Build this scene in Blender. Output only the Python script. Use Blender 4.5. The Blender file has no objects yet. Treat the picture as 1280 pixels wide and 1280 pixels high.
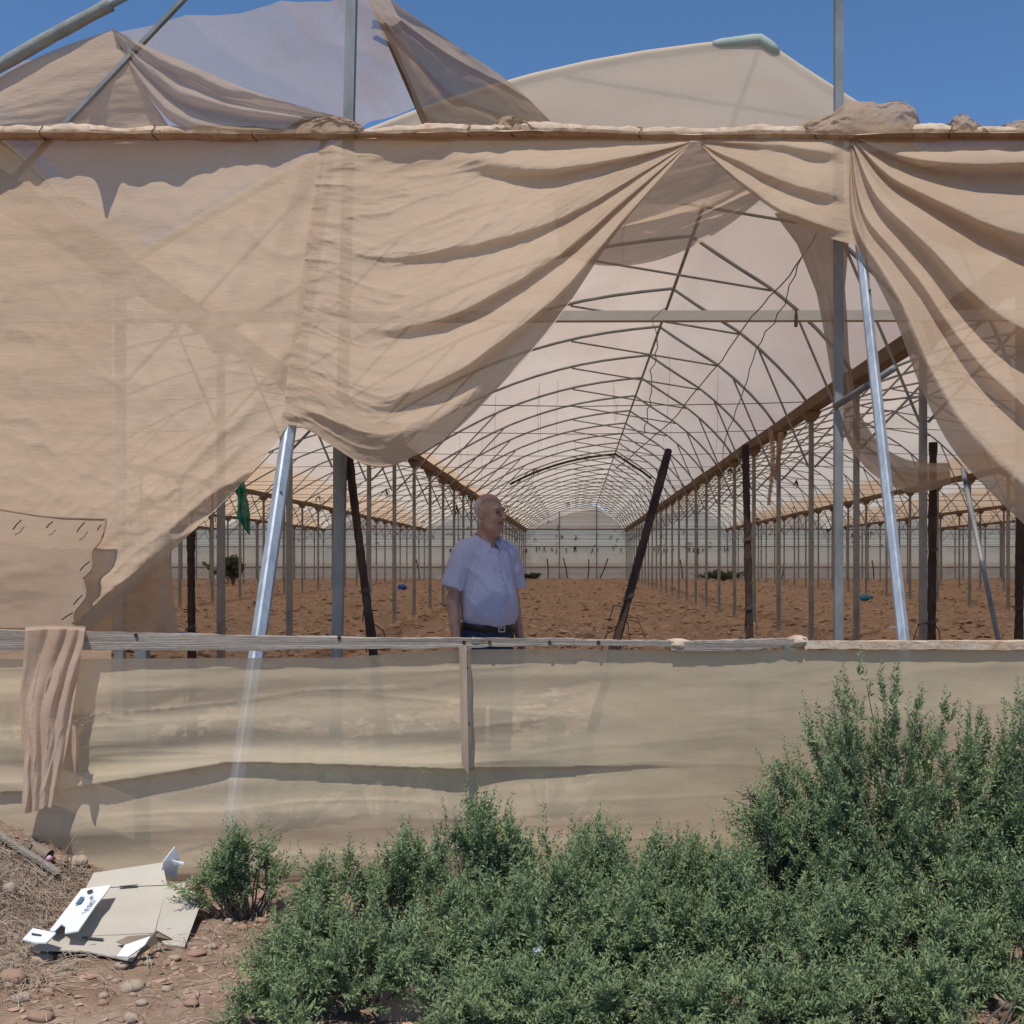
import bpy, math, random
import numpy as np
from mathutils import Vector, Matrix

rng = np.random.default_rng(7)
random.seed(7)
R = math.radians
SC = bpy.context.scene
COL = SC.collection

# ------------------------------------------------------------------ camera
F, VX, VY, CH = 1382.0, 720.5, 702.5, 1.34     # focal (px of 1280), vanishing point, camera height
cam_d = bpy.data.cameras.new('camera')
cam = bpy.data.objects.new('camera', cam_d); COL.objects.link(cam)
cam.location = (0, 0, CH); cam.rotation_euler = (R(90), 0, 0)
cam_d.sensor_width = 36; cam_d.lens = 36 * F / 1280
cam_d.shift_x = (640 - VX) / 1280; cam_d.shift_y = (VY - 640) / 1280
cam_d.clip_start = 0.05; cam_d.clip_end = 3000
SC.camera = cam

# ------------------------------------------------------------------ sky, sun, exposure
SUN = Vector((-0.13, -0.40, 0.92)).normalized()
el = math.asin(SUN.z); az = math.atan2(SUN.x, SUN.y)
w = bpy.data.worlds.new('World'); SC.world = w; w.use_nodes = True
nt = w.node_tree
sky = nt.nodes.new('ShaderNodeTexSky'); sky.sky_type = 'NISHITA'; sky.sun_disc = False
sky.sun_elevation = el; sky.sun_rotation = az
sky.air_density = 0.7; sky.dust_density = 0.0; sky.ozone_density = 5.0; sky.altitude = 800
bg = nt.nodes['Background']; bg.inputs['Strength'].default_value = 0.135
deep = nt.nodes.new('ShaderNodeMix'); deep.data_type = 'RGBA'; deep.blend_type = 'MULTIPLY'; deep.inputs[0].default_value = 1.0
deep.inputs[7].default_value = (0.86, 1.02, 1.03, 1)          # clear deep blue of the whole sky
nt.links.new(sky.outputs[0], deep.inputs[6]); nt.links.new(deep.outputs[2], bg.inputs['Color'])
sl = bpy.data.lights.new('sun', 'SUN'); sl.energy = 3.5; sl.angle = R(0.53); sl.color = (1.0, 0.95, 0.88)
so = bpy.data.objects.new('sun', sl); COL.objects.link(so)
so.rotation_euler = (-SUN).to_track_quat('-Z', 'Y').to_euler(); so.location = (-8, -20, 40)
SC.view_settings.view_transform = 'Standard'; SC.view_settings.look = 'None'
SC.view_settings.exposure = 0.2; SC.view_settings.gamma = 1.0
SC.view_settings.use_curve_mapping = False
SC.render.engine = 'CYCLES'
SC.cycles.max_bounces = 9; SC.cycles.diffuse_bounces = 5; SC.cycles.transmission_bounces = 8
SC.cycles.transparent_max_bounces = 16
SC.cycles.use_denoising = True

# ------------------------------------------------------------------ helpers
def P(px, py, d):
    """a place seen at picture point (px, py) of the photograph, d metres away"""
    return np.array([(px - VX) * d / F, d, CH + (VY - py) * d / F])
def Pz(px, py, z):
    """a place at height z seen at picture point (px, py)"""
    return P(px, py, (CH - z) * F / (py - VY))

def tag(o, label=None, cat=None, group=None, kind=None):
    if label: o['label'] = label
    if cat: o['category'] = cat
    if group: o['group'] = group
    if kind: o['kind'] = kind
    return o
def empty(name, loc, label=None, cat=None, group=None):
    o = bpy.data.objects.new(name, None); COL.objects.link(o)
    o.location = Vector([float(c) for c in loc]); o.empty_display_size = 0.1
    return tag(o, label, cat, group)

def new_mesh(name, V, Q, smooth=False):
    V = np.asarray(V, dtype=np.float32).reshape(-1, 3)
    me = bpy.data.meshes.new(name)
    if isinstance(Q, np.ndarray):
        n, k = Q.shape
        me.vertices.add(len(V)); me.vertices.foreach_set('co', V.ravel())
        me.loops.add(n * k); me.loops.foreach_set('vertex_index', Q.astype(np.int32).ravel())
        me.polygons.add(n)
        me.polygons.foreach_set('loop_start', np.arange(0, n * k, k, dtype=np.int32))
        me.polygons.foreach_set('loop_total', np.full(n, k, dtype=np.int32))
        me.update(calc_edges=True)
    else:
        me.from_pydata(V.tolist(), [], [list(map(int, f)) for f in Q])
    me.validate()
    me.polygons.foreach_set('use_smooth', np.full(len(me.polygons), bool(smooth)))
    return me
def link(name, me, mat, parent=None, loc=None):
    o = bpy.data.objects.new(name, me); COL.objects.link(o)
    if mat is not None and not me.materials: me.materials.append(mat)
    if parent is not None: o.parent = parent
    if loc is not None: o.location = loc
    return o
def base(parent):
    b = np.zeros(3)
    while parent is not None:
        b += np.array(parent.location); parent = parent.parent
    return b

class MB:
    """collects shapes; build() links them as one mesh object"""
    def __init__(s): s.V = []; s.Q = []; s.n = 0
    def add(s, V, Q):
        V = np.asarray(V, float).reshape(-1, 3); s.V.append(V)
        for f in Q: s.Q.append([int(i) + s.n for i in f])
        s.n += len(V); return s
    def tube(s, pts, r, n=6, cap=True, flat=None):
        pts = np.asarray(pts, float); m = len(pts)
        r = np.broadcast_to(np.asarray(r, float), (m,))
        t = np.gradient(pts, axis=0); t /= np.linalg.norm(t, axis=1)[:, None] + 1e-12
        ref = np.array([0, 0, 1.0]) if abs(t[0][2]) < .9 else np.array([1.0, 0, 0])
        a = np.cross(t, ref); a /= np.linalg.norm(a, axis=1)[:, None] + 1e-12
        b = np.cross(a, t)
        ang = np.arange(n) * 2 * np.pi / n + np.pi / n
        fa, fb = flat if flat else (1, 1)
        V = pts[:, None] + r[:, None, None] * (np.cos(ang)[None, :, None] * a[:, None] * fa + np.sin(ang)[None, :, None] * b[:, None] * fb)
        Q = [[i * n + j, i * n + (j + 1) % n, (i + 1) * n + (j + 1) % n, (i + 1) * n + j] for i in range(m - 1) for j in range(n)]
        if cap: Q += [list(range(n))[::-1], list(range((m - 1) * n, m * n))]
        return s.add(V, Q)
    def box(s, c, h, rot=None):
        c = np.asarray(c, float); h = np.asarray(h, float)
        k = np.array([[x, y, z] for x in (-1, 1) for y in (-1, 1) for z in (-1, 1)], float) * h
        if rot is not None: k = k @ np.asarray(rot).T
        return s.add(k + c, [[0, 1, 3, 2], [4, 6, 7, 5], [0, 4, 5, 1], [2, 3, 7, 6], [0, 2, 6, 4], [1, 5, 7, 3]])
    def bar(s, p, q, wx, wy):
        """square bar from p to q"""
        p = np.asarray(p, float); q = np.asarray(q, float)
        return s.tube([p, q], math.sqrt(2), 4, True, (wx / 2, wy / 2))
    def grid(s, G):
        nu, nv = G.shape[:2]
        idx = np.arange(nu * nv).reshape(nu, nv)
        Q = np.stack([idx[:-1, :-1], idx[1:, :-1], idx[1:, 1:], idx[:-1, 1:]], -1).reshape(-1, 4)
        return s.add(G.reshape(-1, 3), Q)
    def build(s, name, mat, parent=None, smooth=False):
        V = np.concatenate(s.V) - base(parent)
        sizes = set(len(f) for f in s.Q)
        Q = np.array(s.Q) if len(sizes) == 1 else s.Q
        return link(name, new_mesh(name, V, Q, smooth), mat, parent)

# noise -----------------------------------------------------------
def _h(ix, iy, seed):
    n = (ix.astype(np.int64) * 374761393 + iy.astype(np.int64) * 668265263 + seed * 974634917) & 0xffffffff
    n = ((n ^ (n >> 13)) * 1274126177) & 0xffffffff
    return ((n ^ (n >> 16)) & 0xffff) / 65535.0
def vn(x, y, seed=0):
    x, y = np.broadcast_arrays(np.asarray(x, float), np.asarray(y, float))
    ix = np.floor(x); iy = np.floor(y); fx = x - ix; fy = y - iy
    fx = fx * fx * fx * (fx * (fx * 6 - 15) + 10); fy = fy * fy * fy * (fy * (fy * 6 - 15) + 10)
    a = _h(ix, iy, seed); b = _h(ix + 1, iy, seed); c = _h(ix, iy + 1, seed); d = _h(ix + 1, iy + 1, seed)
    return (a + (b - a) * fx) * (1 - fy) + (c + (d - c) * fx) * fy - 0.5
def fbm(x, y, seed=0, o=4):
    t = 0; a = 1.0
    for k in range(o): t = t + a * vn(x * 2 ** k, y * 2 ** k, seed + k * 17); a *= .5
    return t
def sst(a, b, x):
    t = np.clip((x - a) / (b - a), 0, 1); return t * t * (3 - 2 * t)
def spl(pts):
    """smooth curve through points, parameter by chord length"""
    p = np.asarray(pts, float)
    if len(p) == 2: p = np.array([p[0], (p[0] * 2 + p[1]) / 3, (p[0] + 2 * p[1]) / 3, p[1]])
    s = np.concatenate([[0], np.cumsum(np.linalg.norm(np.diff(p[:, :2], axis=0), axis=1) + 1e-9)]); s /= s[-1]
    m = np.gradient(p, s, axis=0)
    def f(t):
        t = np.asarray(t, float); i = np.clip(np.searchsorted(s, t, side='right') - 1, 0, len(s) - 2)
        h = (s[i + 1] - s[i])[..., None]; u = ((t - s[i]) / (s[i + 1] - s[i]))[..., None]
        return ((2 * u**3 - 3 * u**2 + 1) * p[i] + (u**3 - 2 * u**2 + u) * h * m[i] + (-2 * u**3 + 3 * u**2) * p[i + 1] + (u**3 - u**2) * h * m[i + 1])
    return f
def coons(Tp, Bt, Lf, Rt, U, V):
    T, B, L, Rr = Tp(U), Bt(U), Lf(V), Rt(V)
    c00, c10, c01, c11 = T[0, 0], T[-1, 0], B[0, 0], B[-1, 0]
    u = U[..., None]; v = V[..., None]
    return (1 - v) * T + v * B + (1 - u) * L + u * Rr - ((1 - u) * (1 - v) * c00 + u * (1 - v) * c10 + (1 - u) * v * c01 + u * v * c11)
def UV(nu, nv):
    return np.meshgrid(np.linspace(0, 1, nu), np.linspace(0, 1, nv), indexing='ij')
def px2w(G):
    d = G[..., 2]
    return np.stack([(G[..., 0] - VX) * d / F, d, CH + (VY - G[..., 1]) * d / F], -1)
def dpl(py):
    """distance of the leaning plane that runs from the front beam down along the two braces"""
    return 5.546 / (1 - .0002945 * (702.5 - py))

# ------------------------------------------------------------------ materials
def mat(name):
    m = bpy.data.materials.new(name); m.use_nodes = True
    t = m.node_tree; t.nodes.clear()
    out = t.nodes.new('ShaderNodeOutputMaterial')
    return m, t, out
def nd(t, typ, **kw):
    n = t.nodes.new(typ)
    for k, v in kw.items():
        if k in n.inputs: n.inputs[k].default_value = v
        else: setattr(n, k, v)
    return n
def coords(t, scale=(1, 1, 1), kind='Object'):
    tc = nd(t, 'ShaderNodeTexCoord'); mp = nd(t, 'ShaderNodeMapping'); mp.inputs['Scale'].default_value = scale
    t.links.new(tc.outputs[kind], mp.inputs['Vector']); return mp.outputs['Vector']
def noise(t, vec, scale, detail=4, rough=.6, dist=0):
    n = nd(t, 'ShaderNodeTexNoise'); n.inputs['Scale'].default_value = scale; n.inputs['Detail'].default_value = detail
    n.inputs['Roughness'].default_value = rough; n.inputs['Distortion'].default_value = dist
    t.links.new(vec, n.inputs['Vector']); return n.outputs['Fac']
def ramp(t, fac, stops):
    r = nd(t, 'ShaderNodeValToRGB'); e = r.color_ramp.elements
    while len(e) < len(stops): e.new(.5)
    for el_, (p, c) in zip(e, stops): el_.position = p; el_.color = (*c, 1)
    t.links.new(fac, r.inputs['Fac']); return r.outputs['Color']
def bump(t, h, strength=.3, dist=.01):
    b = nd(t, 'ShaderNodeBump'); b.inputs['Strength'].default_value = strength; b.inputs['Distance'].default_value = dist
    t.links.new(h, b.inputs['Height']); return b.outputs['Normal']
def mixc(t, f, a, b, mode='MIX'):
    m = nd(t, 'ShaderNodeMix', data_type='RGBA', blend_type=mode)
    for s, v in ((0, f), (6, a), (7, b)):
        if hasattr(v, 'is_output'): t.links.new(v, m.inputs[s])
        elif s == 0: m.inputs[s].default_value = v
        else: m.inputs[s].default_value = (*v, 1)
    return m.outputs[2]

def cloth_mat(name, c1, c2, transp=.2, transl=.35, sc=1.5, bstr=.25, streak=(1, 1, 1), stain=None):
    m, t, out = mat(name)
    v = coords(t, streak); v0 = coords(t)
    n1 = noise(t, v, sc, 5, .6)
    col = ramp(t, n1, [(.3, c1), (.7, c2)])
    if stain:
        n3 = noise(t, v, sc * 2.3, 6, .65)
        f = ramp(t, n3, [(.52, (0, 0, 0)), (.72, (.8, .8, .8))])
        col = mixc(t, f, col, stain)
    fine = noise(t, v, 90, 3, .7)
    weave = noise(t, coords(t, (30, 30, 400)), 1.0, 2, .5)
    col = mixc(t, .10, col, ramp(t, weave, [(.35, (.2, .15, .1)), (.65, (1, 1, 1))]), 'MULTIPLY')
    mid = noise(t, v, 14, 4, .6)
    ad = nd(t, 'ShaderNodeMath', operation='MULTIPLY_ADD'); ad.inputs[1].default_value = .25
    t.links.new(fine, ad.inputs[0]); t.links.new(mid, ad.inputs[2])
    nrm = bump(t, ad.outputs[0], bstr, .02)
    df = nd(t, 'ShaderNodeBsdfDiffuse'); tr = nd(t, 'ShaderNodeBsdfTranslucent'); tp = nd(t, 'ShaderNodeBsdfTransparent')
    for s in (df, tr): t.links.new(col, s.inputs['Color']); t.links.new(nrm, s.inputs['Normal'])
    m1 = nd(t, 'ShaderNodeMixShader'); m1.inputs[0].default_value = transl
    t.links.new(df.outputs[0], m1.inputs[1]); t.links.new(tr.outputs[0], m1.inputs[2])
    m2 = nd(t, 'ShaderNodeMixShader'); m2.inputs[0].default_value = transp
    t.links.new(m1.outputs[0], m2.inputs[1]); t.links.new(tp.outputs[0], m2.inputs[2])
    t.links.new(m2.outputs[0], out.inputs['Surface'])
    return m
def solid(name, c1, c2, rough=.7, metal=0, sc=8, stretch=(1, 1, 1), bstr=.2, bd=.005, spec=.3, detail=6):
    m, t, out = mat(name)
    v = coords(t, stretch); n1 = noise(t, v, sc, detail, .65)
    col = ramp(t, n1, [(.3, c1), (.7, c2)])
    p = nd(t, 'ShaderNodeBsdfPrincipled')
    p.inputs['Roughness'].default_value = rough; p.inputs['Metallic'].default_value = metal
    p.inputs['Specular IOR Level'].default_value = spec
    t.links.new(col, p.inputs['Base Color'])
    n2 = noise(t, v, sc * 4, 4, .7)
    t.links.new(bump(t, n2, bstr, bd), p.inputs['Normal'])
    t.links.new(p.outputs[0], out.inputs['Surface'])
    return m

M = {}
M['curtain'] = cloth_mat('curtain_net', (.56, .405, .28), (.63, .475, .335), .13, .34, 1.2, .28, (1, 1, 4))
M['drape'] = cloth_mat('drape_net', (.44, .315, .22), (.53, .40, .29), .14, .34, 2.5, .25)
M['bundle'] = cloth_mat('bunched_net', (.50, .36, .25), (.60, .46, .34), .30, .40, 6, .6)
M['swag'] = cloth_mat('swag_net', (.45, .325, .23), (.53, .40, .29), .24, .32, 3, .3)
M['roll'] = cloth_mat('rolled_net', (.54, .39, .27), (.70, .56, .43), .02, .12, 9, .6, stain=(.38, .21, .11))
M['rag'] = cloth_mat('sun_bleached_rag', (.66, .46, .33), (.76, .60, .48), .06, .42, 3, .25)
M['fence_net'] = cloth_mat('fence_net', (.70, .575, .40), (.78, .65, .47), .24, .34, .9, .06, (.6, 1, 4))
M['roof'] = cloth_mat('roof_net', (.76, .55, .365), (.84, .66, .46), .14, .60, .5, .12, (1.2, .35, 1), stain=(.74, .52, .35))
M['roof_front'] = cloth_mat('roof_net_front', (.62, .52, .45), (.68, .60, .54), .42, .45, .8, .2, (1, .3, 1), stain=(.66, .42, .22))
M['wall_net'] = cloth_mat('wall_net', (.80, .66, .50), (.86, .74, .59), .05, .45, .25, .1, stain=(.62, .47, .35))
M['wall_net_tan'] = cloth_mat('wall_net_tan', (.66, .49, .34), (.76, .60, .45), .12, .45, .3, .1)
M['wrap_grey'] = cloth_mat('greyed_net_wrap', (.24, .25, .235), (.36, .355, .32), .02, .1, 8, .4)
M['gable'] = cloth_mat('gable_net', (.74, .66, .56), (.80, .73, .64), .10, .55, .8, .12)
M['patch_green'] = cloth_mat('pale_green_patch', (.44, .52, .45), (.54, .58, .51), .03, .3, 10, .3)
M['green_cloth'] = cloth_mat('green_net', (.01, .22, .16), (.02, .32, .24), .05, .3, 4, .2)
M['galv'] = solid('weathered_galvanised_steel', (.14, .147, .15), (.29, .295, .295), .58, .25, 6, (1, 1, .4), .1)
M['galv_arch'] = solid('arch_galvanised_steel', (.17, .195, .21), (.32, .345, .355), .55, .25, 3, (1, 1, 1), .1)
M['galv_new'] = solid('new_galvanised_steel', (.26, .29, .32), (.50, .54, .58), .46, .4, 20, (1, 1, .25), .06, .003)
M['gutter'] = solid('rusty_gutter', (.13, .09, .06), (.27, .21, .155), .75, .1, 1.6, (1, .6, 1), .2)
M['tie'] = solid('tie_steel', (.36, .30, .235), (.46, .40, .32), .6, .2, 3, (.5, 1, 1), .1)
M['rust'] = solid('dark_rusty_post', (.028, .016, .012), (.085, .048, .035), .9, .0, 18, (1, 1, .3), .8, .02)
M['wood'] = solid('weathered_wood', (.20, .165, .135), (.46, .40, .34), .9, 0, 9, (.10, 2.6, 7), .8, .012)
M['wood_v'] = solid('weathered_wood_upright', (.28, .20, .14), (.56, .43, .32), .85, 0, 9, (4, 3, .15), .55, .01)
M['wire'] = solid('wire', (.10, .07, .055), (.2, .16, .13), .7, .3)
M['twine'] = solid('twine', (.14, .11, .09), (.24, .19, .15), .9)
M['dry'] = solid('dry_vine', (.03, .025, .02), (.10, .075, .055), .95, 0, 25)
M['black'] = solid('black_pipe', (.012, .012, .013), (.03, .03, .03), .6)
M['blue'] = solid('blue_plastic', (.01, .05, .30), (.015, .08, .4), .45)
M['blue2'] = solid('light_blue_plastic', (.02, .16, .33), (.04, .22, .4), .4)
M['card'] = solid('cardboard', (.46, .41, .335), (.52, .47, .39), .85, 0, 5, (1, 1, 1), .1)
M['card_white'] = solid('white_cardboard', (.74, .75, .75), (.80, .81, .81), .6, 0, 5, (1, 1, 1), .08)
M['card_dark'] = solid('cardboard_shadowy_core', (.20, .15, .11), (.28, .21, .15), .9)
M['ink'] = solid('print_blue', (.07, .14, .20), (.10, .18, .24), .6)
M['inkdark'] = solid('print_dark', (.04, .045, .05), (.06, .06, .065), .6)
M['stone'] = solid('pale_stone', (.40, .29, .21), (.60, .48, .37), .9, 0, 9, (1, 1, 1), .6, .01)
M['stone_red'] = solid('reddish_stone', (.36, .21, .14), (.50, .33, .23), .9, 0, 9, (1, 1, 1), .6, .01)
M['clod'] = solid('soil_clod', (.19, .128, .092), (.50, .375, .285), .95, 0, 2.2, (1, 1, 1), .8, .02)
M['straw'] = solid('dry_straw', (.20, .15, .105), (.46, .37, .28), .9, 0, 14)
M['plastic'] = cloth_mat('torn_plastic', (.62, .63, .62), (.75, .75, .73), .1, .3, 8, .5)
M['pink'] = solid('pink_plastic', (.62, .30, .40), (.70, .38, .47), .5)
M['bark'] = solid('shrub_bark', (.09, .07, .06), (.20, .165, .14), .9, 0, 30)

def leaf_mat(name, a, b, c):
    m, t, out = mat(name)
    v = coords(t); col = ramp(t, noise(t, v, 15, 5, .8), [(.30, a), (.52, b), (.72, c)])
    p = nd(t, 'ShaderNodeBsdfPrincipled'); p.inputs['Roughness'].default_value = .55
    p.inputs['Specular IOR Level'].default_value = .3
    tr = nd(t, 'ShaderNodeBsdfTranslucent')
    t.links.new(col, p.inputs['Base Color']); t.links.new(col, tr.inputs['Color'])
    mx = nd(t, 'ShaderNodeMixShader'); mx.inputs[0].default_value = .28
    t.links.new(p.outputs[0], mx.inputs[1]); t.links.new(tr.outputs[0], mx.inputs[2]); t.links.new(mx.outputs[0], out.inputs['Surface'])
    return m
M['leaf'] = leaf_mat('feathery_leaf', (.105, .16, .085), (.225, .295, .145), (.43, .49, .20))
M['leaf_dark'] = leaf_mat('dull_leaf', (.05, .09, .05), (.08, .12, .065), (.12, .16, .08))

def soil_mat():
    m, t, out = mat('red_soil')
    v = coords(t)
    big = noise(t, v, .35, 4, .6); mid = noise(t, v, 4.5, 8, .72); fin = noise(t, v, 55, 5, .75)
    c = ramp(t, mid, [(.28, (.18, .122, .088)), (.5, (.325, .23, .17)), (.72, (.52, .395, .305))])
    c2 = ramp(t, mid, [(.3, (.26, .16, .10)), (.7, (.50, .36, .25))])
    c = mixc(t, ramp(t, big, [(.42, (0, 0, 0)), (.6, (1, 1, 1))]), c, c2)
    c = mixc(t, .35, c, ramp(t, fin, [(.3, (.25, .2, .16)), (.7, (1, 1, 1))]), 'MULTIPLY')
    p = nd(t, 'ShaderNodeBsdfPrincipled'); p.inputs['Roughness'].default_value = .95; p.inputs['Specular IOR Level'].default_value = .1
    ad = nd(t, 'ShaderNodeMath', operation='MULTIPLY_ADD'); ad.inputs[1].default_value = .3
    t.links.new(fin, ad.inputs[0]); t.links.new(mid, ad.inputs[2])
    t.links.new(c, p.inputs['Base Color']); t.links.new(bump(t, ad.outputs[0], .7, .05), p.inputs['Normal'])
    t.links.new(p.outputs[0], out.inputs['Surface'])
    return m
M['soil'] = soil_mat()

# ------------------------------------------------------------------ ground
def gz(x, y):
    x = np.asarray(x, float); y = np.asarray(y, float)
    near = 1 - sst(5.5, 9, y)
    bank = np.clip((-1.90 - x) * .55, 0, .36) * sst(3.3, 4.5, y) * (1 - sst(5.2, 6.5, y))
    z = bank + near * (.02 * fbm(x * 1.7, y * 1.7, 3) + .012 * fbm(x * 9, y * 9, 5, 3))
    far = 1 - near
    rows = .06 * np.sin((x + .5 * vn(y * .08, x * 0, 4)) * 2 * np.pi / 1.33)
    clod = .10 * np.clip(fbm(x * 1.6, y * 1.1, 9, 4), -.4, 1) + .05 * np.clip(fbm(x * 6, y * 4, 12, 3), 0, 1)
    z = z + far * (rows + clod) * (1 - sst(100, 140, y)) * (1 - sst(45, 60, np.abs(x)))
    # furrow shaped into the floor to stand in for the right-hand gutter's shadow
    tr = np.exp(-((x - (3.25 + .18 * vn(y * .25, 0 * x, 8))) / .16) ** 2) * sst(9, 12, y) * (1 - sst(60, 75, y))
    ridge = np.exp(-((x - 2.75) / .35) ** 2) * sst(9, 12, y) * (1 - sst(60, 75, y))
    return z - .13 * tr + .07 * ridge
def steps(a, b, s0, g, lim):
    o = [a]; s = s0
    while o[-1] < b: o.append(o[-1] + s); s = min(s * g, lim)
    return o
ys = [-40, -20, -8, -3, 0, 1.5] + list(np.arange(2.4, 6.2, .028)) + steps(6.2, 1500, .06, 1.012, 400)
ys = [y for i, y in enumerate(ys)]
xr = list(np.arange(0, 2.6, .028)) + steps(2.6, 1200, .07, 1.03, 300)
xs = np.array(sorted(set([-x for x in xr] + xr)))
GX, GY = np.meshgrid(xs, np.array(sorted(ys)), indexing='ij')
g = MB().grid(np.stack([GX, GY, gz(GX, GY)], -1)).build('ground', M['soil'], None, True)
tag(g, 'dry reddish soil running from the fence foot into the greenhouse', None, None, 'structure')

# ------------------------------------------------------------------ the greenhouse
GH = empty('greenhouse', (0, 6.6, 0), 'long derelict net greenhouse with rows of steel posts, arches and gutters', 'greenhouse')
HB, GW = 3.93, 8.0            # gutter height, bay width
XL = -4.05                    # left gutter of the middle bay
Y0, DY = 6.6, 3.0             # front frame, frame spacing
NF = 28
YE = Y0 + DY * (NF - 1)       # end wall
AX = [(-4.05, 2.59), (-3.5, 2.93), (-2.8, 3.32), (-2.0, 3.72), (-1.0, 4.10), (0, 4.37), (.8, 4.51), (1.62, 4.60)]
AXR = [(1.62, 4.60), (2.27, 4.16), (2.65, 3.93), (3.32, 3.36), (3.7, 2.95), (3.95, 2.59)]
fl, fr = spl(AX), spl(AXR)
ARC = np.concatenate([fl(np.linspace(0, 1, 13)), fr(np.linspace(0, 1, 8))[1:]])   # (x, z above camera)
ARC[:, 1] += CH
def roofz(x): return np.interp(x, ARC[:, 0], ARC[:, 1])

def shared(name, mb, smooth=False):
    V = np.concatenate(mb.V); return new_mesh(name, V, mb.Q, smooth)
def inst(name, me, m, parent, loc):
    o = link(name, me, m, parent); o.location = Vector([float(c) for c in (np.array(loc) - base(parent))]); return o

# shared pieces
post_me = shared('post', MB().bar((0, 0, -.3), (0, 0, HB - .16), .075, .075)); post_me.materials.append(M['galv'])
br = MB()
br.add([(-.07, -.09, HB - .22), (.07, -.09, HB - .22), (.07, .09, HB - .22), (-.07, .09, HB - .22),
        (-.15, -.17, HB - .07), (.15, -.17, HB - .07), (.15, .17, HB - .07), (-.15, .17, HB - .07)],
       [[3, 2, 1, 0], [4, 5, 6, 7], [0, 1, 5, 4], [1, 2, 6, 5], [2, 3, 7, 6], [3, 0, 4, 7]])
bracket_me = shared('bracket', br); bracket_me.materials.append(M['gutter'])
arch_me = shared('arch', MB().tube(np.stack([ARC[:, 0], 0 * ARC[:, 0], ARC[:, 1]], -1), .027, 6), True); arch_me.materials.append(M['galv_arch'])
kl_me = shared('knee_strut', MB().tube([(-4.0, 0, HB - 1.0), (-2.0, 0, roofz(-2.0) - .02)], .019, 5)); kl_me.materials.append(M['galv'])
kr_me = shared('knee_strut', MB().tube([(3.9, 0, HB - 1.0), (3.05, 0, roofz(3.05) - .02)], .019, 5)); kr_me.materials.append(M['galv'])
rs_me = shared('ridge_strut', MB().tube([(-.1, 0, roofz(-.1) - .03), (2.75, 0, roofz(2.75) - .02)], .018, 5)); rs_me.materials.append(M['galv'])
kx_me = shared('cross_strut', MB().tube([(-4.0, 0, HB - .25), (-3.35, 0, HB - 1.15)], .014, 4)); kx_me.materials.append(M['galv'])

frames = [Y0 + DY * k for k in range(NF)]; frames[1] = 9.82
knees = []
for b in range(-4, 5):
    x0 = b * GW
    for k, y in enumerate(frames):
        edge = max(0, abs(b) * GW - 4)
        if edge > y * .55 + 2.5: continue
        if k == 0 and b != 0: continue
        a = inst('arch', arch_me, None, GH, (x0, y, 0))
        if k % 9 == 8 and b == 0: a.scale.z = 1.0
        knees.append((y + abs(x0) * .5, kl_me, x0, y)); knees.append((y + abs(x0) * .5, kr_me, x0, y))
        if k > 0: inst('ridge_strut', rs_me, None, GH, (x0, y + .02, 0))
knees.sort(key=lambda q: q[0])
for _, me, x0, y in knees[:300]: inst('knee_strut', me, None, GH, (x0, y - .03, 0))
far_k = MB()
for _, me, x0, y in knees[300:]:
    a, c = ((-4.0, HB - 1.0), (-2.0, roofz(-2.0))) if me is kl_me else ((3.9, HB - 1.0), (3.05, roofz(3.05)))
    far_k.tube([(x0 + a[0], y, a[1]), (x0 + c[0], y, c[1])], .019, 4)
tag(far_k.build('far_knee_struts', M['galv'], GH), kind='stuff')

for gi in range(-4, 6):
    xg = XL + gi * GW
    first = None
    y_start = None
    for k, y in enumerate(frames):
        if abs(xg) > y * .55 + 4: continue
        if k == 0 and gi not in (0, 1): continue
        if y_start is None: y_start = y
        p = inst('post', post_me, None, GH, (xg, y, 0))
        q = link('bracket', bracket_me, None, p)
    y0 = (y_start if y_start is not None else 40) - .2
    # gutter: an open channel in overlapping lengths
    prof = np.array([(-.17, .06), (-.10, -.075), (.10, -.075), (.17, .06), (.155, .065), (.09, -.055), (-.09, -.055), (-.155, .065)])
    gm = MB(); n = 0; y = y0
    while y < YE:
        y2 = min(y + 3.0, YE); s = 1.0 + .025 * (n % 2)
        V = np.concatenate([np.stack([xg + prof[:, 0] * s, 0 * prof[:, 0] + yy, HB + prof[:, 1] * s + .012 * math.sin(n * 2.3 + (yy > y))], -1) for yy in (y, y2 + .04)])
        gm.add(V, [[i, (i + 1) % 8, 8 + (i + 1) % 8, 8 + i] for i in range(8)])
        y = y2; n += 1
    gm.build('gutter', M['gutter'], GH)

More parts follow.
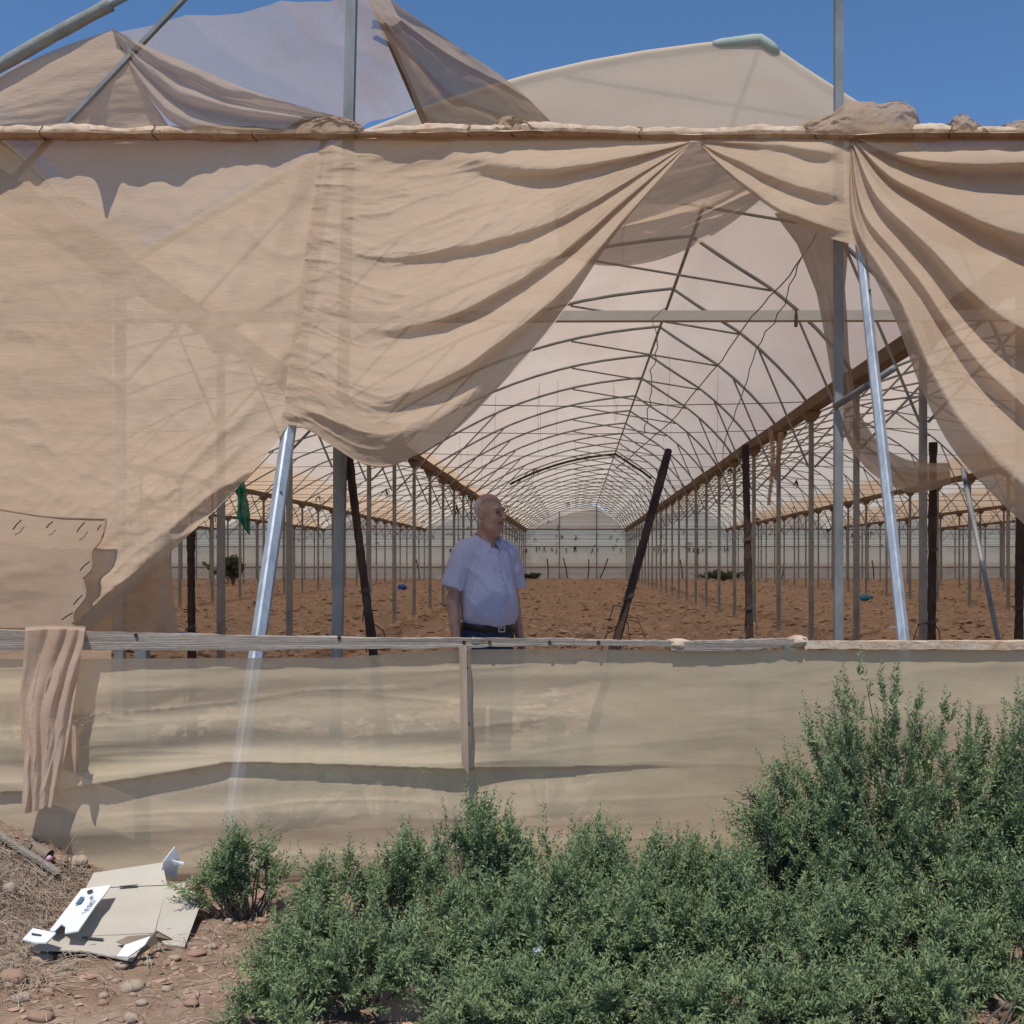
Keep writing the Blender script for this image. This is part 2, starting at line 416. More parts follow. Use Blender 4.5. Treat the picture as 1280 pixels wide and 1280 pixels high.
# ridge pipes, roof nets, end wall, one of each per bay
for b in range(-4, 5):
    x0 = b * GW
    MB().tube([(x0 + 1.62, frames[1], 4.60 + CH - .05), (x0 + 1.62, YE, 4.60 + CH - .05)], .026, 6).build('ridge_pipe', M['galv'], GH)
    yy = np.concatenate([[frames[1]], np.linspace(Y0 + DY, YE, (NF - 2) * 6 + 1)[1:]])
    xx = np.concatenate([np.linspace(-4.0, 1.62, 22), np.linspace(1.62, 3.9, 10)[1:]])
    X, Y = np.meshgrid(xx, yy, indexing='ij')
    ph = (Y - Y0) / DY
    sag = np.sin(np.pi * (ph % 1)) ** 2 * .07 * np.sin(np.pi * np.clip((X + 4.05) / 8, 0, 1))
    Z = roofz(X) + .035 - sag + .02 * fbm(X * .8 + b * 9, Y * .7, 21, 3)
    MB().grid(np.stack([X + x0, Y, Z], -1)).build('roof_net', M['roof'], GH, True)
    # end wall
    def wall(z0, z1, name, m, dy, seed):
        xx = np.linspace(-4.05, 3.95, 40); zz = np.linspace(0, 1, 14)
        X, T = np.meshgrid(xx, zz, indexing='ij'); top = z1(X) if callable(z1) else z1 + 0 * X
        Z = z0 + (top - z0) * T
        MB().grid(np.stack([X + x0, YE + dy + .05 * fbm(X * .7 + b * 5, Z * 1.4, seed), Z], -1)).build(name, m, GH, True)
    wall(-.1, .95, 'skirt_net', M['wall_net'], .30, 31)
    wall(.93, 2.62, 'wall_net', M['wall_net'], .22, 33)
    wall(2.58, 3.95, 'upper_wall_net', M['wall_net_tan'], .16, 35)
    tear = lambda X: np.minimum(roofz(X) + .02 - (.20 if b == 0 else .04) * (.8 + 1.5 * fbm(X * .9 + b * 7, X * 0 + 2, 41)) * np.exp(-((X - 1.5) / 1.7) ** 2), 6)
    wall(3.9, tear, 'gable_net', M['wall_net_tan' if b % 2 else 'wall_net'], .2, 37)
    for z, r in ((3.93, .05), (2.58, .025), (.93, .045)):
        MB().bar((x0 - 4.05, YE + .06, z), (x0 + 3.95, YE + .06, z), r * 2, r * 2).build('wall_rail', M['gutter'], GH)
    for xc in (-1.35, 1.6):
        MB().bar((x0 + xc, YE, -.2), (x0 + xc, YE, roofz(xc)), .09, .09).build('column', M['galv'], GH)
    if b != 0:      # front ends of the neighbouring bays
        X, T = np.meshgrid(np.linspace(-4.0, 3.9, 40), np.linspace(0, 1, 30), indexing='ij')
        MB().grid(np.stack([X + x0, frames[1] - .05 + .06 * fbm(X + b * 11, T * 3, 47), T * (roofz(X) - .02)], -1)).build('front_net', M['curtain'], GH, True)
for sx in (-1, 1):  # long side walls
    Y, T = np.meshgrid(np.linspace(frames[1], YE, 160), np.linspace(0, 1, 10), indexing='ij')
    xw = XL - 4 * GW if sx < 0 else XL + 5 * GW
    MB().grid(np.stack([xw + .08 * fbm(Y * .5, T * 3, 51), Y, T * HB], -1)).build('side_net', M['wall_net'], GH, True)
# crop wires across all bays, one per frame
for k, y in enumerate(frames[2:], 2):
    half = min(36, y * .52 + 2)
    pts = []
    for xg in np.arange(-int(half), int(half) + 1, 2.0):
        f = ((xg - XL) % GW) / GW
        pts.append((xg, y + .05, 3.22 - .10 * math.sin(math.pi * f) + (.03 if k % 2 else 0)))
    MB().tube(pts, .0065, 4).build('crop_wire', M['wire'], GH)
for k, y in enumerate(frames[3:], 3):
    half = min(36, y * .5 + 2); z = 2.45 + .05 * (k % 3)
    MB().tube([(-half, y + .03, z), (0, y + .03, z - .04), (half, y + .03, z)], .0045, 4).build('crop_wire', M['wire'], GH)

# front frame: columns, tie, beam
def px_bar(name, a, c, r, m, n=6, parent=GH, sq=False):
    A, C = P(*a), P(*c)
    mb = MB().bar(A, C, r * 2, r * 2) if sq else MB().tube([A, C], r, n)
    return mb.build(name, m, parent, not sq)
px_bar('column', (1047.5, 1003, 6.62), (1048.5, -265, 6.62), .025, M['galv'], sq=True)
px_bar('column', (417, 1003, 6.62), (441, -60, 6.62), .030, M['galv'], sq=True)
MB().bar((-6.5, 9.55, 3.45), (6.5, 9.55, 3.47), .085, .085).build('tie_beam', M['tie'], GH)
px_bar('front_beam', (-330, 169, 6.62), (1640, 170, 6.62), .03, M['galv'])
px_bar('short_strut', (1044, 508, 6.58), (1118, 460, 6.12), .022, M['galv'])
px_bar('loose_bar', (458, -16, 8.0), (531, 153, 8.7), .026, M['gutter'])
px_bar('slanted_pipe', (1203, 585, 8.2), (1262, 868, 7.4), .017, M['galv'])
for x in (995, 1043):   # clips on the tie
    c = P(x, 401, 9.5); MB().box(c, (.012, .02, .05)).tube([c + (0, 0, .04), c + (0, 0, .10)], .010, 5).build('clip', M['rust'], GH)
U, V = UV(60, 16)
Xg = -2.6 + U * 5.9; zt = roofz(Xg) + .0; zb = np.minimum(3.15 + CH + .08 * fbm(Xg, Xg * 0, 44), zt - .05)
MB().grid(np.stack([Xg, 9.74 + .03 * fbm(U * 4, V * 3, 45), zb + (zt - zb) * V], -1)).build('gable_net', M['gable'], GH, True)
MB().tube([(x_, 9.76, roofz(x_) + .008) for x_ in np.linspace(1.2, 1.78, 12)], [.03, .042, .046, .046, .05, .05, .054, .054, .053, .052, .05, .03], 8).build('apex_patch', M['patch_green'], GH, True)
# one rusty arch far down the bay
rm = MB().tube(np.stack([ARC[3:17, 0], 0 * ARC[3:17, 0] + frames[13] - .12, ARC[3:17, 1] - .16], -1), .05, 5).build('rusted_arch', M['rust'], GH, True)

# two new steel braces leaning out from the beam
for (xt, xf, lab) in ((411, 268, 'shiny leaning galvanised steel brace left of the man'), (1063, 1172, 'shiny leaning galvanised steel brace right of the broken post')):
    top = P(xt, 186, dpl(186) + .02); X = top[0]
    foot = np.array([(xf - VX) * 4.86 / F, 4.90, -.25])
    o = empty('brace', foot + (0, 0, .25), lab, 'steel brace', 'leaning front braces')
    ax = (foot - top) / np.linalg.norm(foot - top)
    sd = np.cross(ax, (0, 1, 0)); sd /= np.linalg.norm(sd); fw = np.cross(sd, ax); fw *= -1 if fw[1] > 0 else 1
    # folded channel profile
    pr = [(-.034, .03), (-.034, -.006), (-.006, -.030), (.006, -.030), (.034, -.006), (.034, .03), (.029, .03), (.029, -.002), (0, -.022), (-.029, -.002), (-.029, .03)]
    k_ = 1.0 if xt < 700 else .78
    V = np.concatenate([[q + (sd * a - fw * b_) * k_ for a, b_ in pr] for q in (top, foot)]); n = len(pr)
    MB().add(V, [[i, (i + 1) % n, n + (i + 1) % n, n + i] for i in range(n)]).build('channel', M['galv_new'], o)
    for f in (.19, .235, .52, .76):
        q = top + (foot - top) * f + fw * .018 + sd * .016
        MB().tube([q, q + fw * .012], .006, 8).build('bolt_hole', M['inkdark'], o)

# ------------------------------------------------------------------ dark posts standing inside
def dark_post(a, c, r, lab, seed):
    A, C = P(*a), P(*c)
    dirv = C - A; t = (-.15 - A[2]) / dirv[2]; foot = A + dirv * t
    o = empty('rusty_post', (foot[0], foot[1], 0), lab, 'post', 'dark rusty posts')
    n = 46; tt = np.linspace(0, 1, n); pts = A + (foot - A) * tt[:, None]
    rr = r * (1 + .10 * (np.arange(n) % 2) + .25 * vn(tt * 20, tt * 0, seed))
    rr[-14:] *= 1.25
    MB().tube(pts, rr, 5).build('shaft', M['rust'], o)
    for k in range(3):
        f = .25 + .2 * k + .03 * seed; c0 = A + (foot - A) * f
        MB().tube([c0 + (math.cos(q) * r * 1.35, math.sin(q) * r * 1.35, .002 * q + .012 * math.cos(q)) for q in np.linspace(0, 12, 30)], .0028, 4).build('wire_tie', M['wire'], o)
    v = MB(); rg = np.random.default_rng(seed)
    for k in range(26):
        f = rg.uniform(.45, .98); c0 = A + (foot - A) * f; dd = rg.normal(0, 1, 3) * (.05, .04, .03)
        v.tube([c0, c0 + dd + (0, 0, -.02), c0 + dd * 1.4 + (0, 0, -.12)], .004, 3)
    v.build('dead_vine', M['dry'], o)
dark_post((932, 556, 7.3), (937, 795, 7.3), .025, 'upright dark rusty post right of the leaning broken post', 1)
dark_post((1167, 553, 7.0), (1165, 795, 7.0), .027, 'dark notched rusty post under the tip of the hanging net strip', 2)
dark_post((1276, 640, 7.0), (1274, 795, 7.0), .027, 'dark rusty post at the right edge of the picture', 3)
dark_post((238, 662, 6.9), (239, 790, 6.9), .026, 'dark rusty post beside the blue crate', 4)
dark_post((434, 560, 6.7), (463, 790, 6.5), .027, 'dark rusty post leaning behind the drooping net belly', 5)
dark_post((836, 562, 7.1), (772, 797, 6.8), .026, 'broken dark post leaning to the right behind the man', 6)

# ------------------------------------------------------------------ hangings under the roof
strg = np.random.default_rng(31)
for k in range(26):
    y = strg.choice(frames[2:12]) + strg.uniform(-.3, 1.5); x = strg.uniform(-3.2, 2.9)
    z1 = roofz(x) - .06; L = strg.uniform(.5, 1.7)
    zz = np.linspace(z1, z1 - L, 7)
    pts = np.stack([x + .03 * np.cumsum(strg.normal(0, .5, 7)), y + 0 * zz, zz], -1)
    tag(MB().tube(pts, .0035, 3).build('hanging_string', M['twine']), 'thin loose string hanging straight down from the net roof', 'string', 'loose strings under the roof')
for a, lab in (([(1022, 288, 8), (985, 345, 8.2), (940, 395, 8.6), (885, 470, 9.4), (835, 530, 10.5), (770, 585, 12)], 'long kinked rusty wire falling from the curtain gap past the tie beam'),
               ([(1003, 320, 9), (972, 395, 9.3), (950, 430, 9.6), (925, 500, 10.2), (905, 560, 11), (900, 600, 12)], 'thin kinked wire hanging right of the long rusty wire'),
               ([(832, 385, 9.45), (818, 395, 9.45), (820, 420, 9.45), (816, 470, 9.5), (806, 540, 9.6)], 'frayed string knotted round the tie beam')):
    c = spl(a)(np.linspace(0, 1, 24)); c[1:-1, 0] += strg.normal(0, 1.6, 22)
    tag(MB().tube(px2w(c), .005, 4).build('hanging_wire', M['wire']), lab, 'wire')
for k in range(120):
    fi = int(strg.integers(5, 26)); y = frames[fi] + .05
    b = int(strg.integers(-2, 3)) if y > 24 else (0 if strg.random() < .7 else int(strg.integers(-1, 2)))
    x = strg.uniform(-3.8, 3.7) + b * GW
    if abs(x) > y * .5: continue
    z = (3.18 if strg.random() < .5 else 2.45); m = MB()
    for q in range(int(strg.integers(4, 9))):
        o = strg.normal(0, .05, 3); L = strg.uniform(.06, .26)
        m.tube([(x, y, z), (x + o[0], y + o[1], z - L * .5), (x + o[0] * 1.6 + strg.normal(0, .03), y + o[1] * 1.5, z - L)], [.006, .011, .003], 4)
    tag(m.build('dry_vine', M['dry']), 'shrivelled dark vine remnant dangling from a crop wire', 'dry vine', 'dead vine remnants on the wires')
for k in range(46):   # vines along the end wall wire
    x = strg.uniform(-10, 12); z = 2.62 - .22 * abs(math.sin(x * 1.1)); y = YE - .1; m = MB()
    for q in range(4):
        o = strg.normal(0, .08, 2); L = strg.uniform(.15, .55); m.tube([(x, y, z), (x + o[0], y, z - L)], [.03, .015], 3)
    tag(m.build('dry_vine', M['dry']), 'tiny dark vine remnant hanging in front of the far end wall', 'dry vine', 'dead vine remnants by the end wall')
for (px, top, lean) in ((684, 698, .05), (704, 697, .35), (736, 699, -.1), (760, 698, -.7), (565, 700, .1), (520, 699, .3), (850, 699, .2), (980, 702, -.2), (1090, 700, .15)):
    A = P(px, top, YE - 1.2); f = np.array([A[0] + lean, A[1], -.1])
    tag(MB().tube([A, (A + f) / 2 + (.05, 0, 0), f], .05, 5).build('stake', M['dry']), 'thin dark stake standing in front of the far end wall', 'stake', 'stakes by the end wall')

# ------------------------------------------------------------------ loose things inside
def crate_at(X, Y, Z, lab):
    c = np.array([X, Y, Z]); o = empty('crate', c, lab, 'crate'); w, d, h = .20, .15, .20
    for (dx, dy, hx, hy) in ((0, -d, w, .008), (0, d, w, .008), (-w, 0, .008, d), (w, 0, .008, d)):
        p = MB()
        for z in (.02, .085, .15, .195): p.box(c + (dx, dy, z), (hx, hy, .018))
        for s in np.linspace(-1, 1, 7):
            p.box(c + (dx + (s * hx if hx > .01 else 0), dy + (s * hy if hy > .01 else 0), .105), (.007, .010, .09))
        p.build('side', M['blue'], o)
    MB().box(c + (0, 0, .008), (w, d, .008)).build('bottom', M['blue'], o)
q = P(229, 780, 19.0); crate_at(q[0], q[1], float(gz(q[0], q[1])) - .02, 'dark blue slatted plastic crate on the soil by the curtain edge')
def bottle(px, py, m, lab, cat, r=.09, L=.34, rz=0.2):
    d = CH * F / (py - VY); X = (px - VX) * d / F; z = float(gz(X, d)) + r * .8
    dr = np.array([math.cos(rz), math.sin(rz), 0]); c = np.array([X, d, z])
    o = empty(cat.replace(' ', '_'), (X, d, z - r), lab, cat)
    MB().tube([c - dr * L / 2, c - dr * L * .46, c + dr * L * .25, c + dr * L * .36, c + dr * L * .4], [r * .6, r, r, r * .45, r * .4], 12).build('body', m, o, True)
    MB().tube([c + dr * L * .405, c + dr * L * .5], r * .48, 10).build('cap', M['inkdark'], o, True)
bottle(1083, 753, M['blue2'], 'light blue plastic bottle lying on the soil at the right', 'bottle', .10, .42)
bottle(503, 737, M['blue'], 'dark blue container lying on the soil left of the man', 'container', .16, .42, .1)
bottle(1117, 793, M['plastic'], 'small whitish bottle lying near the right brace', 'bottle', .05, .2, .6)

# green cloth hung on a far left gutter
G = UV(14, 40); e1 = spl([(294, 602, 26), (297, 622, 26), (296, 642, 26), (304, 660, 26)]); e2 = spl([(306, 602, 26), (310, 625, 26), (313, 645, 26), (312, 670, 26)])
g3 = (1 - G[0])[..., None] * e1(G[1]) + G[0][..., None] * e2(G[1]); g3[..., 2] += .10 * np.sin(G[0] * 14 + 3 * G[1]) ; g3[..., 0] += 1.5 * fbm(G[0] * 3, G[1] * 7, 5)
tag(MB().grid(px2w(g3)).build('green_cloth', M['green_cloth'], None, True), 'torn teal green cloth hanging from a post left of the brace', 'cloth')
# brown strips hanging from the right gutter
for i, (x, y1, L) in enumerate(((963, 536, 96), (973, 540, 60))):
    U, V = UV(8, 30); d = 18.4
    G = np.stack([x + (U - .5) * 7 * (1 - .4 * V) + 3 * np.sin(V * 4 + i), y1 + L * V, d + .06 * np.sin(U * 9 + V * 5)], -1)
    tag(MB().grid(px2w(G)).build('net_shred', M['drape'], None, True), ('longer' if i == 0 else 'shorter') + ' brown net shred hanging from the right gutter', 'net shred')

# ------------------------------------------------------------------ curtains on the front
def cloth(name, Gs, m, label, cat='net curtain'):
    mb = MB()
    for G in Gs: mb.grid(px2w(G))
    o = mb.build(name, m, None, True); return tag(o, label, cat)
def fold(s, sharp=.75):
    """rounded ridge profile with tight valleys"""
    a = np.abs(np.sin(np.pi * s)); return a ** sharp
def saw(s, k=.78):
    """fold that swells slowly and turns under sharply"""
    f = s - np.floor(s)
    return np.where(f < k, np.sin(.5 * np.pi * np.clip(f / k, 0, 1)) ** 1.3, .5 + .5 * np.cos(np.pi * np.clip((f - k) / (1 - k), 0, 1)))
def crease(x, y, seed, o=3):
    """sharp irregular creases"""
    return (1 - 2.2 * np.abs(fbm(x, y, seed, o))) ** 3
brace_l = [(412, 168), (396, 300), (379, 420), (362, 527)]

# left curtain, from the beam over the left brace down to the rail
U, V = UV(220, 240)
Rt = spl(brace_l + [(335, 566), (292, 615), (240, 665), (190, 712), (140, 760), (100, 806)])
G2 = coons(spl([(-330, 166), (0, 167), (412, 168)]), spl([(-330, 812), (-100, 812), (100, 806)]), spl([(-330, 166), (-330, 812)]), Rt, U, V)
e = np.clip((U - .45) / .55, 0, 1)
wr = .030 * e ** 1.5 * fbm(U * 15 + V * 2.0, V * 4.5 + U * 1.5, 61, 3) + .016 * e ** 3 * (fold(U * 17 + 5 * V + 1.2 * fbm(U * 3, V * 3, 6), 1) - .5)
wr += (.042 * fbm(U * 2.2, V * 9, 63, 4) + .012 * fbm(U * 7 + V * 2, V * 26, 64, 3)) * (1 - e) * (1 - .5 * V)
wr -= .012 * crease(U * 5 + V * 2.2, V * 7 - U * 4, 68) * (.4 + e) + .007 * crease(U * 11 + V * 4, V * 14 - U * 7, 69)
d = dpl(G2[..., 1]) - .05 + wr + .10 * np.sin(np.pi * U) * np.sin(np.pi * V)
lip = np.exp(-((1 - U) / .035) ** 2) * sst(.55, .7, V); d += .08 * lip
d = d + .035 * np.exp(-((1 - U) / .04) ** 2) * (1 - sst(.5, .58, V)) + .03 * (1 - sst(0, .05, V)) - .10 * np.exp(-((U - .2) / .25) ** 2 - ((V - .9) / .2) ** 2) * 0
left_d = lambda y: dpl(y) - .06
cloth('net_curtain', [np.dstack([G2, d])], M['curtain'], 'wide pale tan net curtain pulled tight over the left brace')

# strip of net standing behind the lower left curtain edge
U, V = UV(50, 60)
G2 = coons(spl([(60, 740), (140, 716), (214, 692)]), spl([(40, 815), (130, 812), (196, 812)]), spl([(60, 740), (40, 815)]), spl([(214, 692), (216, 740), (217, 800), (196, 812)]), U, V)
d = 5.75 + .07 * fold(U * 3.2 + .4 * V, 1) * V + .02 * fbm(U * 4, V * 4, 3)
cloth('net_flap', [np.dstack([G2, d])], M['drape'], 'loose net flap standing behind the lower edge of the left curtain', 'net flap')

# stitched patch low on the left curtain
U, V = UV(90, 70)
G2 = coons(spl([(-200, 612), (-60, 628), (0, 637), (60, 646), (133, 649)]), spl([(-200, 790), (-50, 786), (40, 785), (92, 788)]), spl([(-200, 612), (-200, 790)]),
           spl([(133, 649), (126, 676), (115, 690), (114, 712), (105, 722), (107, 745), (92, 768), (92, 788)]), U, V)
d = dpl(G2[..., 1]) - .15 - .05 * np.exp(-((V - .45) / .3) ** 2) * np.sin(np.pi * np.clip(U, 0, 1)) - .02 * fbm(U * 4, V * 5, 71, 3) * (1 - U ** 8) * np.sin(np.pi * np.clip(V, 0, 1))
patch = cloth('net_patch', [np.dstack([G2, d])], M['drape'], 'darker tan net patch stitched onto the lower left curtain', 'net patch')
for pts in ([(-200, 612), (-60, 628), (0, 637), (60, 646), (133, 649)], [(133, 649), (126, 676), (115, 690), (114, 712), (105, 722), (107, 745), (92, 768), (92, 788)]):
    q_ = spl(pts)(np.linspace(0, 1, 40)); q3 = np.stack([q_[:, 0], q_[:, 1], dpl(q_[:, 1]) - .152], -1)
    MB().tube(px2w(q3), .0065 + .004 * fbm(np.linspace(0, 9, 40), np.zeros(40), 73), 6).build('hem', M['drape'], patch, True)
for (x1, y1, x2, y2) in ((16, 662, 27, 650), (58, 660, 66, 652), (96, 665, 106, 653), (122, 663, 127, 656), (100, 713, 112, 702), (92, 756, 103, 744), (77, 775, 91, 766)):
    yy = (y1 + y2) / 2
    c1, c2 = P(x1, y1, dpl(y1) - .19), P(x2, y2, dpl(y2) - .19)
    MB().tube([c1, (c1 + c2) / 2 + (0, -.008, 0), c2], .003, 5).build('stitch', M['black'], patch)

# middle curtain, swagged between the left brace and a knot on the beam
U, V = UV(260, 300)
bl2 = [(402, 167), (384, 300), (366, 420), (352, 529)]
T = spl([(402, 167), (640, 168), (862, 176)])
B = spl([(352, 529), (372, 533), (392, 541), (420, 560), (448, 577), (478, 583), (510, 573), (560, 545), (620, 487), (690, 408), (770, 292), (862, 180)])
Gm = coons(T, B, spl(bl2), spl([(862, 176), (862, 178), (862, 180)]), U, V)
ph = V ** 1.05 * 3.9 + .30 * np.sin(U * 2.6 + .6) + .75 * fbm(U * 1.1, V * 2.1, 83, 2) + .1
kf = np.floor(ph)
amp = .20 * np.clip((1 - U), 0, 1) ** .6 * sst(.06, .45, U) * (.45 + .9 * (vn(kf * 3.1, ph * 0, 4) + .5)) * sst(.02, .2, V)
fd = saw(ph, .74)
d = dpl(Gm[..., 1]) - .065 - amp * fd - .06 * np.sin(np.pi * U) ** 1.2 * sst(.1, .6, V)
Gm[..., 1] += 16 * amp / .2 * fd * sst(.1, .3, V) * (1 - V) ** .3
d += .006 * np.exp(-((U - .03) / .10) ** 2) * fbm(U * 5, V * 55, 82, 2) + .022 * fbm(U * 4 + V, V * 13 + U * 3, 85, 3) * (1 - U) ** .7
d -= .014 * crease(U * 3, V * 9 + U, 87) * (1 - U) ** .6 + .008 * crease(U * 7, V * 22 + U * 3, 88) * (1 - U) ** .6 + .006 * crease(U * 14 - V * 5, V * 9 + U * 6, 89) * (1 - U)
d += .16 * sst(.90, 1.0, V) * np.sin(np.pi * np.clip(U * 1.6, 0, 1)) + .03 * (1 - sst(0, .06, V)) + .05 * np.exp(-(U / .018) ** 2)
cloth('net_curtain', [np.dstack([Gm, d])], M['curtain'], 'tan net curtain with deep diagonal folds swagged left of the opening')
# the inner layer that sags below the middle curtain
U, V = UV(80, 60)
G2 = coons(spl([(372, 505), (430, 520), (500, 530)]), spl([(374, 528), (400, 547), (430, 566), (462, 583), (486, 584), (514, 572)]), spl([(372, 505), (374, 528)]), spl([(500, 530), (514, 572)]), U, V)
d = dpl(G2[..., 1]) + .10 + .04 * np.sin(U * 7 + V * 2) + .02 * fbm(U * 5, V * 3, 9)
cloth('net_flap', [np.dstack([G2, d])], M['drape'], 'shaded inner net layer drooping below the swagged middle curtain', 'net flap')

# small swag behind, between the two curtains
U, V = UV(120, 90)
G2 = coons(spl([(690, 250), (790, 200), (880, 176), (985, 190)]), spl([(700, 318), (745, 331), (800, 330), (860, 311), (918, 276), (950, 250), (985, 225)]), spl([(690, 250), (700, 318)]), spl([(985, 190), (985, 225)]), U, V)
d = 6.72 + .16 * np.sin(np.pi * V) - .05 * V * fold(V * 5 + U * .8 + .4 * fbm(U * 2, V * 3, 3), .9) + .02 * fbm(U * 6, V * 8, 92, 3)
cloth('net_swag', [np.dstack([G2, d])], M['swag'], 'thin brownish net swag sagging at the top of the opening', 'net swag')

# right curtain: a fan over the right brace, and its free hanging side
U, V = UV(90, 90)
B = spl([(876, 184), (905, 214), (935, 239), (968, 263), (1000, 281), (1035, 297), (1070, 306)])
G2 = coons(spl([(876, 174), (970, 168), (1062, 168)]), B, spl([(876, 174), (876, 184)]), spl([(1062, 168), (1066, 246), (1070, 306)]), U, V)
ph = V * 2.6 + .3 + .3 * fbm(U * 2, V * 2, 7, 2)
d1 = dpl(G2[..., 1]) - .05 - .10 * U ** .6 * (1 - sst(.75, 1, U)) * saw(ph, .7) * sst(0, .2, V) - .01 * fbm(U * 9, V * 9, 8)
d1 += .03 * (1 - sst(0, .08, V))
G_a = np.dstack([G2, d1])
U, V = UV(230, 200)      # U along the hang, V from free edge to beam
E0 = spl([(1062, 172), (1070, 306), (1092, 345), (1120, 402), (1150, 482), (1190, 560), (1235, 612), (1280, 655), (1380, 735), (1480, 800)])
E1 = spl([(1062, 168), (1200, 167), (1400, 166), (1640, 166)])
u0 = .21 * V + U * (1 - .21 * V)
G2 = (1 - V)[..., None] * E0(U) + V[..., None] * E1(U)
# the middle of the fan sags below the straight blend
bow = np.sin(np.pi * V) * U * (1 - U * .3)
G2[..., 1] += 34 * bow
ph = (1 - V) * 4.3 + .1 + .95 * fbm(U * 1.2, V * 2.4, 17, 2) + .25 * U
fdr = saw(ph, .7)
amp = .23 * np.clip(U * 1.9, 0, 1) ** .7 * (.5 + 1.0 * (vn(np.floor(ph) * 2.7, ph * 0, 9) + .5)) * sst(0, .10, V) * (1 - sst(.90, 1, V))
d2 = dpl(G2[..., 1]) - .05 - amp * fdr - .05 * bow + .012 * fbm(U * 14, V * 22, 19, 3) * U
d2 -= U ** .7 * (.014 * crease(U * 3, V * 9, 23) + .008 * crease(U * 7 + V * 2, V * 20, 24))
d2 += .06 * np.exp(-(V / .02) ** 2) * U + .03 * (1 - sst(.0, .05, 1 - V))
cloth('net_curtain', [G_a, np.dstack([G2, d2])], M['curtain'], 'tan net curtain fanning out in folds over the right brace')
# a second darker layer hanging inside the right curtain
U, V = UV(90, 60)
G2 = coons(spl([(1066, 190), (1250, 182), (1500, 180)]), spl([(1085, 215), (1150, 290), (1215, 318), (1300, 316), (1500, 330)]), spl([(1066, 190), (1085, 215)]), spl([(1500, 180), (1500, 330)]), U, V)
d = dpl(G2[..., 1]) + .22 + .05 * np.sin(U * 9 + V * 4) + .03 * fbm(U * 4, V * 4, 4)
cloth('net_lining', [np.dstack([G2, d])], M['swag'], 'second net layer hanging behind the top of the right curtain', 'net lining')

# long strip that hangs behind the right brace and is caught on the dark post
U, V = UV(18, 140)
c = spl([(1022, 258), (1032, 320), (1042, 390), (1052, 470), (1066, 530), (1095, 573), (1140, 596), (1188, 592)])(V)
tang = np.gradient(c, axis=1); tang /= np.linalg.norm(tang, axis=2)[..., None]
nrm = np.stack([tang[..., 1], -tang[..., 0]], -1)
wd = np.interp(V, [0, .1, .25, .45, .6, .75, .9, 1], [110, 66, 36, 26, 26, 34, 40, 26])
G2 = c + nrm * ((U - .5) * wd)[..., None]
d = 6.78 + .035 * np.sin(U * 8 + V * 6) + .02 * np.sin(U * 17)
cloth('net_strip', [np.dstack([G2, d])], M['drape'], 'long thin net strip twisting down behind the right brace to a dark post', 'net strip')

# ------------------------------------------------------------------ rolled net along the front beam
n, k = 620, 14
t = np.linspace(0, 1, n); pxs = -330 + 1970 * t
cy = 167 + 2.0 * fbm(pxs * .006, pxs * 0, 101, 3) - 3 * np.exp(-((pxs - 640) / 120) ** 2)
rad = .038 + .020 * fbm(pxs * .02, pxs * 0, 103, 4) + .012 * np.exp(-((pxs - 1120) / 90) ** 2)
ang = np.arange(k) / k * 2 * np.pi
c = px2w(np.stack([pxs, cy, 6.545 + 0 * pxs], -1))
A_, T_ = np.meshgrid(ang, t, indexing='ij')
lump = 1 + .30 * fbm(T_ * 60, np.cos(A_) * 1.3 + 4, 107, 3) + .18 * fbm(T_ * 200 + A_, np.sin(A_) * 2, 109, 2)
V3 = c[None] + np.stack([0 * A_, -np.cos(A_) * rad * lump * 1.25, np.sin(A_) * rad * lump], -1)
mb = MB(); V3 = np.concatenate([V3, V3[:1]], 0); mb.grid(V3)
# ragged lip added to the roll to throw a jagged shadow on the curtain
reach = .13 + .16 * np.clip(fbm(pxs * .010, pxs * 0, 111, 4) + .25, -.1, 1) + .05 * np.exp(-((pxs - 140) / 14) ** 2) * 4 * (np.abs((pxs - 140) % 40 - 20) / 20)
reach *= np.interp(pxs, [-330, 330, 405, 430, 640, 830, 860, 1000, 1060, 1100, 1640], [1, 1, .15, .5, .9, .4, .25, .5, .3, .9, 1.1])
ss = np.linspace(0, 1, 7)
shadow_lip = np.stack([np.stack([c[:, 0], c[:, 1] - .03 - s * reach, c[:, 2] - .012 - s * reach * .375 + .010 * fbm(pxs * .03, pxs * 0 + s * 2, 113, 2) * s], -1) for s in ss])
mb.grid(shadow_lip)
roll = mb.build('rolled_net', M['roll'], None, True)
tag(roll, 'rolled up tan net lashed along the whole front beam', 'rolled net')
for x in (54, 196, 318, 445, 585, 640, 800, 1018, 1185):
    i = int(np.argmin(np.abs(pxs - x))); cc = c[i]; r = rad[i] * 1.12
    MB().tube([cc + (0.01 * math.sin(q * 3), -math.cos(q) * r * 1.28, math.sin(q) * r * 1.05) for q in np.linspace(-2.2, 2.2, 14)], .0026, 4).build('tie_wire', M['rust'], roll)

